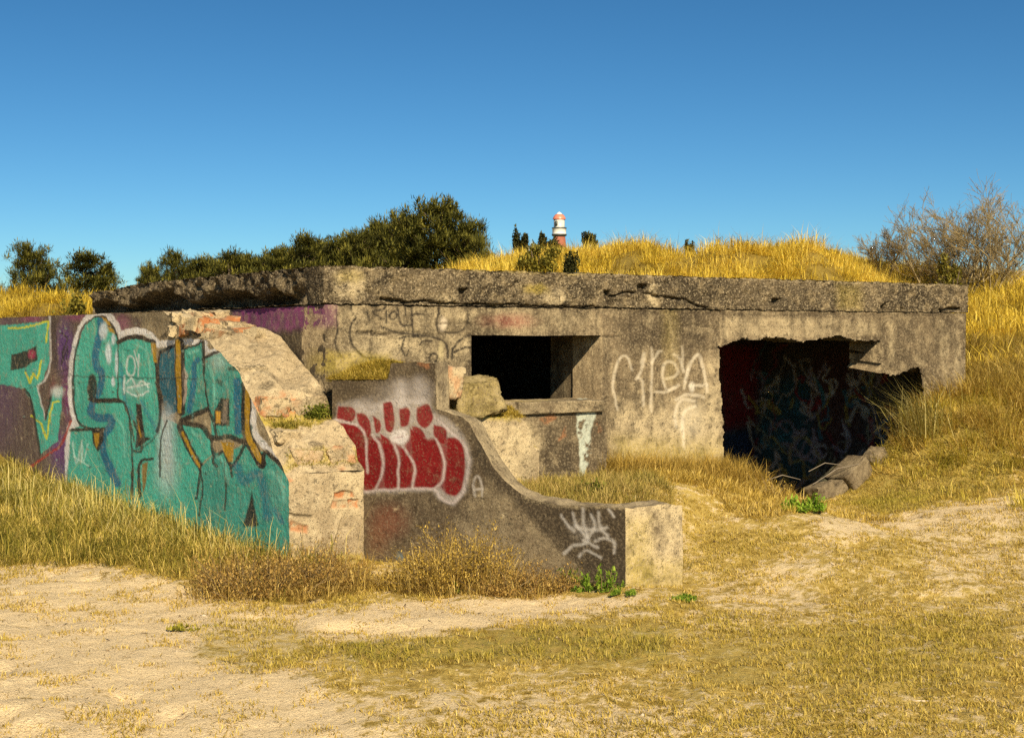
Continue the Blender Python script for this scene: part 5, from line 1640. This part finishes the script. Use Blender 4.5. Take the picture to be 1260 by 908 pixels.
def weed(u, v, y_or_plane, R, H, n, pal, lab, cat, name='weed', twigs=40, leafsize=0.03, grp=None, seed=1, twigcol=None):
    """low plant: thin stems + small leaves, standing on the ground under pixel (u,v)"""
    d = ray(u, v)
    k = 5.0
    while k < 30 and CAMZ + d[2] * k > float(ground_z(np.array([d[0] * k]), np.array([d[1] * k]))[0]): k += 0.02
    c = np.array([d[0] * k, d[1] * k]); z = float(ground_z(c[:1], c[1:])[0])
    r = thing(name, lab, cat, (c[0], c[1], z), grp)
    g = np.random.default_rng(seed)
    st = []; tips = []
    for i in range(twigs):
        a = g.uniform(0, 6.28); q = math.sqrt(g.random())
        b = np.array([c[0] + math.cos(a) * R * q * .6, c[1] + math.sin(a) * R * q * .4, z - .03])
        hh = H * (g.uniform(.3, .85) + .45 * (g.random() < .12)) * (1 - .45 * q) * (0.55 + 0.9 * float(vnoise(b[None, :], 5.0, 77)[0]))
        e = b + np.array([math.cos(a) * R * .45 * g.random() + g.normal(0, .03), math.sin(a) * R * .4 * g.random(), hh])
        m = (b + e) / 2 + np.array([g.normal(0, .02), g.normal(0, .02), .02])
        st.append(([b, m, e], [.004, .003, .0015])); tips.append((b, m, e))
    stm = plain('stem_' + name, twigcol or (0.22, 0.15, 0.06), .85, .3, 20)
    link('stem', tubes_mesh('stem', st, 3), stm, r)
    idx = g.integers(0, len(tips), n); f = g.uniform(.25, 1, n)
    P = np.array([tips[i][0] * (1 - w) + tips[i][2] * w for i, w in zip(idx, f)]) + g.normal(0, R * 0.07, (n, 3)) * np.array([1, 1, .6])
    P[:, 2] = np.maximum(P[:, 2], z + .005)
    col = lerp_cols(pal, np.clip(g.normal(.5, .27, n), 0, 1))
    pt = blades(P, g.uniform(leafsize * .6, leafsize * 1.4, n), g.uniform(leafsize * .25, leafsize * .5, n), g.uniform(0, 6.28, n), g.uniform(.2, 1.6, n), col, .5)
    prt = [pt]
    if name == 'dry_weed':
        ns = int(twigs * 1.2)
        a_ = g.uniform(0, 6.28, ns); q_ = R * np.sqrt(g.random(ns))
        pb = np.stack([c[0] + np.cos(a_) * q_, c[1] + np.sin(a_) * q_ * .6, np.full(ns, z - .02)], 1)
        prt.append(tuft_blades(pb, 9, .05, H * .25, H * .8, .003, .006, [(0.2, 0.13, 0.03), (0.5, 0.35, 0.08), (0.74, 0.55, 0.18)], (0.15, 1.3), .9))
    blade_obj('leaves', prt, M_leaf, r)
    return r


def build_weeds():
    GR = [(0.07, 0.13, 0.012), (0.17, 0.27, 0.02), (0.34, 0.42, 0.05)]
    DW = [(0.15, 0.075, 0.02), (0.38, 0.23, 0.055), (0.62, 0.43, 0.13)]
    DG = [(0.2, 0.12, 0.02), (0.46, 0.31, 0.05), (0.70, 0.5, 0.13)]
    dg = 'dead weeds along the walls'
    gg = 'green weeds along the walls'
    weed(560, 722, 0, 0.46, 0.62, 9000, DG, 'tallest dry yellow weed clump under the red graffiti', 'weed', 'dry_weed', 150, .019, dg, 1)
    weed(528, 728, 0, 0.26, 0.2, 1600, [(0.08, 0.035, 0.02), (0.18, 0.09, 0.04), (0.3, 0.18, 0.07)], 'dark reddish brown dead weed at the foot of the red graffiti', 'weed', 'dry_weed', 60, .024, dg, 2)
    weed(620, 728, 0, 0.36, 0.26, 4400, DW, 'low brown dead weed between tall yellow clump and green plants', 'weed', 'dry_weed', 90, .018, dg, 3)
    weed(672, 726, 0, 0.28, 0.22, 3000, DW, 'brown dead weed just left of the green plants by the block', 'weed', 'dry_weed', 70, .018, dg, 4)
    weed(320, 728, 0, 0.52, 0.36, 7000, DW, 'wide brown dead weed in front of the teal lettering', 'weed', 'dry_weed', 130, .019, dg, 5)
    weed(390, 722, 0, 0.42, 0.36, 5500, DW, 'brown dead weed at the left foot of the broken pier', 'weed', 'dry_weed', 110, .019, dg, 6)
    weed(470, 722, 0, 0.24, 0.16, 1300, DG, 'short straw coloured weed at the right foot of the broken pier', 'weed', 'dry_weed', 50, .024, dg, 7)
    weed(712, 722, 0, 0.11, 0.24, 380, GR, 'upright bright green plant under the white scribble', 'plant', 'green_weed', 16, .035, gg, 8)
    weed(737, 728, 0, 0.16, 0.19, 560, GR, 'bushy bright green plant at the left edge of the pale block', 'plant', 'green_weed', 22, .035, gg, 9)
    weed(768, 732, 0, 0.1, 0.1, 260, GR, 'little green sprig at the corner of the pale block', 'plant', 'green_weed', 10, .03, gg, 10)
    weed(840, 738, 0, 0.14, 0.07, 320, GR, 'flat green weed at the right foot of the pale block', 'plant', 'green_weed', 12, .03, gg, 11)
    weed(565, 730, 0, 0.06, 0.09, 140, GR, 'tiny green sprig among dead weeds below the red graffiti', 'plant', 'green_weed', 8, .03, gg, 12)
    weed(990, 628, 0, 0.22, 0.17, 800, [(0.09, 0.17, 0.012), (0.2, 0.33, 0.02), (0.38, 0.5, 0.06)], 'bright green leafy plant in the dip before the doorway', 'plant', 'green_weed', 26, .045, gg, 13)
    weed(725, 606, 0, 0.12, 0.16, 300, [(0.06, 0.08, 0.012), (0.14, 0.16, 0.02), (0.25, 0.24, 0.04)], 'dark green weed at the foot of the mint paint drip', 'plant', 'green_weed', 14, .03, gg, 14)
    weed(945, 612, 0, 0.2, 0.34, 420, DG, 'thin dry stalks standing at the left side of the doorway', 'weed', 'dry_weed', 26, .022, dg, 15)
    weed(232, 775, 0, 0.14, 0.045, 260, GREEN, 'small green weed alone on the bare sand', 'plant', 'green_weed', 14, .025, gg, 16)
    # bush in the niche of the wing wall
    c = P0 + NI * 0.5 + E1 * (WT * 0.80)
    r = thing('green_weed', 'small green bush growing in the brick niche of the broken wing wall', 'plant', (c[0], c[1], 1.0), gg)
    parts = [leafy((c[0] + random.uniform(-.05, .05), c[1] + random.uniform(-.04, .04), 1.0 + 0.05 + random.uniform(0, .07)), (.07, .05, .05), 130, .024, [(0.06, 0.085, 0.01), (0.16, 0.18, 0.02), (0.34, 0.33, 0.05)], seed=k) for k in range(6)]
    blade_obj('leaves', parts, M_leaf, r)
    # long bents hanging into the doorway
    o = C0 + E1 * 6.25 - NI * 0.35
    z = float(ground_z(np.array([o[0]]), np.array([o[1]]))[0])
    r = thing('grass_tussock', 'long arching grass tussock hanging into the broken doorway', 'grass tussock', (o[0], o[1], z))
    n = 260
    base = np.stack([o[0] + rng.normal(0, .14, n), o[1] + rng.normal(0, .14, n), np.full(n, z - .02)], 1)
    az = math.pi + rng.normal(0.25, .75, n)
    pt = blades(base, rng.uniform(.35, .75, n), rng.uniform(.005, .009, n), az, rng.uniform(.2, .9, n), lerp_cols([(0.2, 0.17, 0.03), (0.45, 0.38, 0.1), (0.66, 0.56, 0.24)], rng.random(n)), .8)
    blade_obj('blades', [pt], M_grass, r)


def fractured(center, ex, ey, ez, sx, sy, sz, seed, npts=16, cuts=7, amp=.012, blocky=None):
    import bmesh
    g = np.random.default_rng(seed)
    bm = bmesh.new()
    p = g.uniform(-1, 1, (npts, 3)); p /= (np.abs(p) ** 5).sum(1, keepdims=True) ** .2
    p = p * g.uniform(.8, 1.05, (npts, 1))
    if blocky is not None:
        p = np.array([(i, j, k) for i in (-1, 1) for j in (-1, 1) for k in (-1, 1)], float)
        p = np.concatenate([p * (1 - g.random((8, 3)) * blocky), p[g.integers(0, 8, 5)] * g.uniform(.55, 1.0, (5, 3))])
    for q in p:
        bm.verts.new(center + q[0] * ex * sx * .5 + q[1] * ey * sy * .5 + q[2] * ez * sz * .5)
    r = bmesh.ops.convex_hull(bm, input=bm.verts)
    bmesh.ops.delete(bm, geom=[v for v in bm.verts if not v.link_faces], context='VERTS')
    bmesh.ops.subdivide_edges(bm, edges=bm.edges[:], cuts=cuts, use_grid_fill=True)
    bmesh.ops.triangulate(bm, faces=bm.faces[:])
    bm.verts.ensure_lookup_table(); bm.verts.index_update()
    V = np.array([v.co[:] for v in bm.verts]); T = np.array([[v.index for v in f.verts] for f in bm.faces])
    bm.free()
    return rough(V, amp, 9, seed=seed, fine=.7), T


def build_rubble():
    """grey debris leaning in the doorway"""
    L = [(1046, 584, .42, .30, .2, -0.5, .6, 'largest grey concrete fragment leaning in the doorway'), (1008, 606, .28, .24, .15, .2, .25, 'grey rubble lump lowest in the doorway, behind the leafy plant'),
         (1078, 566, .24, .2, .16, .2, .7, 'grey rubble lump highest on the grass bank in the doorway'), (1026, 602, .2, .2, .12, .2, .5, 'small grey rubble lump between the two larger pieces in the doorway')]
    for i, (u, v, a_, b_, h_, rz, tl, lab) in enumerate(L):
        o = C0 - NI * 0.06
        h = hit(u, v, o, NI)
        ex = np.array([E1[0] * math.cos(tl), E1[1] * math.cos(tl), math.sin(tl)]); ey = np.array([NI[0], NI[1], 0]); ez = np.cross(ex, ey)
        V, T = fractured(h, ex, ey, ez, a_, b_, h_ * 1.3, 210 + i, blocky=.45)
        z4 = np.zeros((len(V), 4)); t4 = z4.copy(); t4[:, 1] = .25
        me = make_mesh('rubble', V, None, T, cols={'paint': z4, 'tone': t4})
        ob = link('rubble_chunk', me, M_low)
        tag(ob, lab, 'rubble', 'rubble in the doorway')
    # dead branches across the doorway
    wood = plain('grey_wood', (0.22, 0.18, 0.13), .9, .3, 12)
    labs = ['short pale twig at the left of the dark doorway bottom', 'pale twig lying against the rubble in the doorway', 'pale twig half in shade at the doorway\'s left jamb', 'longest pale stick slanting over the grey concrete fragment']
    for lab, (p, q) in zip(labs, (((940, 592), (985, 590)), ((995, 580), (1035, 572)), ((905, 590), (960, 604)), ((1000, 596), (1060, 570)))):
        a_ = hit(p[0], p[1], C0 - NI * .05, NI); b_ = hit(q[0], q[1], C0 - NI * .2, NI)
        m = (a_ + b_) / 2 + np.array([0, 0, .05])
        ob = link('dead_branch', tubes_mesh('dead_branch', [([a_, m, b_], [.0035, .004, .002])], 5), wood)
        tag(ob, lab, 'branch', 'dead branches in the doorway')


# ------------------------------------------------------------------ light, sky, camera
def build_light():
    w = bpy.data.worlds.new('World'); SC.world = w; w.use_nodes = True
    t = w.node_tree; t.nodes.clear()
    travel = np.array([-0.28, 0.96]); travel /= np.linalg.norm(travel)
    el = math.radians(34.0)
    sky = node(t, 'ShaderNodeTexSky', sky_type='NISHITA', sun_disc=False)
    sky.sun_elevation = el; sky.sun_rotation = math.atan2(-travel[0], -travel[1])
    sky.air_density = 1.0; sky.dust_density = 0.6; sky.ozone_density = 4.0; sky.altitude = 0
    tc = node(t, 'ShaderNodeTexCoord')
    mp = node(t, 'ShaderNodeMapping'); mp.inputs['Scale'].default_value = (1, 1, 1.6)
    t.links.new(tc.outputs['Generated'], mp.inputs[0]); t.links.new(mp.outputs[0], sky.inputs['Vector'])
    hs = node(t, 'ShaderNodeHueSaturation'); hs.inputs['Saturation'].default_value = 1.2
    t.links.new(sky.outputs[0], hs.inputs['Color'])
    tint = mix_c(t, 1.0, hs.outputs[0], (0.58, 0.80, 0.80), 'MULTIPLY')
    bg = node(t, 'ShaderNodeBackground'); bg.inputs['Strength'].default_value = 0.078
    t.links.new(tint, bg.inputs[0])
    o = node(t, 'ShaderNodeOutputWorld'); t.links.new(bg.outputs[0], o.inputs[0])
    s = bpy.data.lights.new('sun', 'SUN'); s.energy = 4.6; s.angle = math.radians(0.53); s.color = (1.0, 0.85, 0.61)
    so = bpy.data.objects.new('sun', s); COL.objects.link(so)
    d = Vector((travel[0] * math.cos(el), travel[1] * math.cos(el), -math.sin(el)))
    so.rotation_euler = d.to_track_quat('-Z', 'Y').to_euler(); so.location = (3, -8, 12)


def build_camera():
    c = bpy.data.cameras.new('camera'); o = bpy.data.objects.new('camera', c); COL.objects.link(o)
    c.sensor_width = 36.0; c.lens = 36.0 * F / 1260.0
    o.location = (0, 0, CAMZ); o.rotation_euler = (math.pi / 2 - PITCH, 0, 0)
    c.clip_start = 0.05; c.clip_end = 6000
    SC.camera = o
    vs = SC.view_settings
    SC.display_settings.display_device = 'sRGB'
    vs.view_transform = 'Standard'; vs.look = 'None'; vs.exposure = 0.78; vs.gamma = 1.0; vs.use_curve_mapping = False


build_ground()
build_turf()
build_tall_grass()
build_bunker()
build_wing()
build_low_wall()
build_pines()
build_bushes()
build_bare()
build_lighthouse()
build_weeds()


def build_gravel():
    """tiny stones and bits of stalk lying on the sand"""
    P, u, v = scatter(5200, -5, 6.5, 5.0, 12.5, lambda x, y, u, v: (u > -50) & (u < 1310) & (v < 950))
    n = len(P); V = []; Q = []
    oc = np.array([[1, 0, 0], [0, 1, 0], [-1, 0, 0], [0, -1, 0], [0, 0, 1], [0, 0, -1]], float)
    f = np.array([[0, 1, 4], [1, 2, 4], [2, 3, 4], [3, 0, 4], [1, 0, 5], [2, 1, 5], [3, 2, 5], [0, 3, 5]])
    sc = np.exp(rng.normal(-5.3, .5, (n, 1, 1))) * rng.uniform(.5, 1.5, (n, 1, 3)) * np.array([1, 1, .6])
    st = rng.random(n) < .35
    sc[st, 0, 0] *= 4.5; sc[st, 0, 1] *= .5; sc[st, 0, 2] *= .5
    th = rng.uniform(0, 6.28, n); c_, s_ = np.cos(th)[:, None], np.sin(th)[:, None]
    q = oc[None] * sc + rng.normal(0, .001, (n, 6, 3))
    W = np.stack([q[..., 0] * c_ - q[..., 1] * s_, q[..., 0] * s_ + q[..., 1] * c_, q[..., 2]], -1) + P[:, None, :]
    T = (np.arange(n)[:, None, None] * 6 + f[None]).reshape(-1, 3)
    col = lerp_cols([(0.07, 0.045, 0.025), (0.25, 0.17, 0.09), (0.6, 0.5, 0.36)], rng.random(n))
    C4 = np.repeat(np.concatenate([col, np.ones((n, 1))], 1)[:, None], 6, 1).reshape(-1, 4)
    o = link('gravel', make_mesh('gravel', W.reshape(-1, 3), None, T, {'tint': C4}), leaf_mat('pebbles', trans=0.0))
    tag(o, 'tiny stones and bits of dry stalk scattered on the sand', 'gravel', kind='stuff')


build_rubble()
build_gravel()
build_light()
build_camera()
SC.cycles.max_bounces = 6
SC.cycles.use_denoising = False
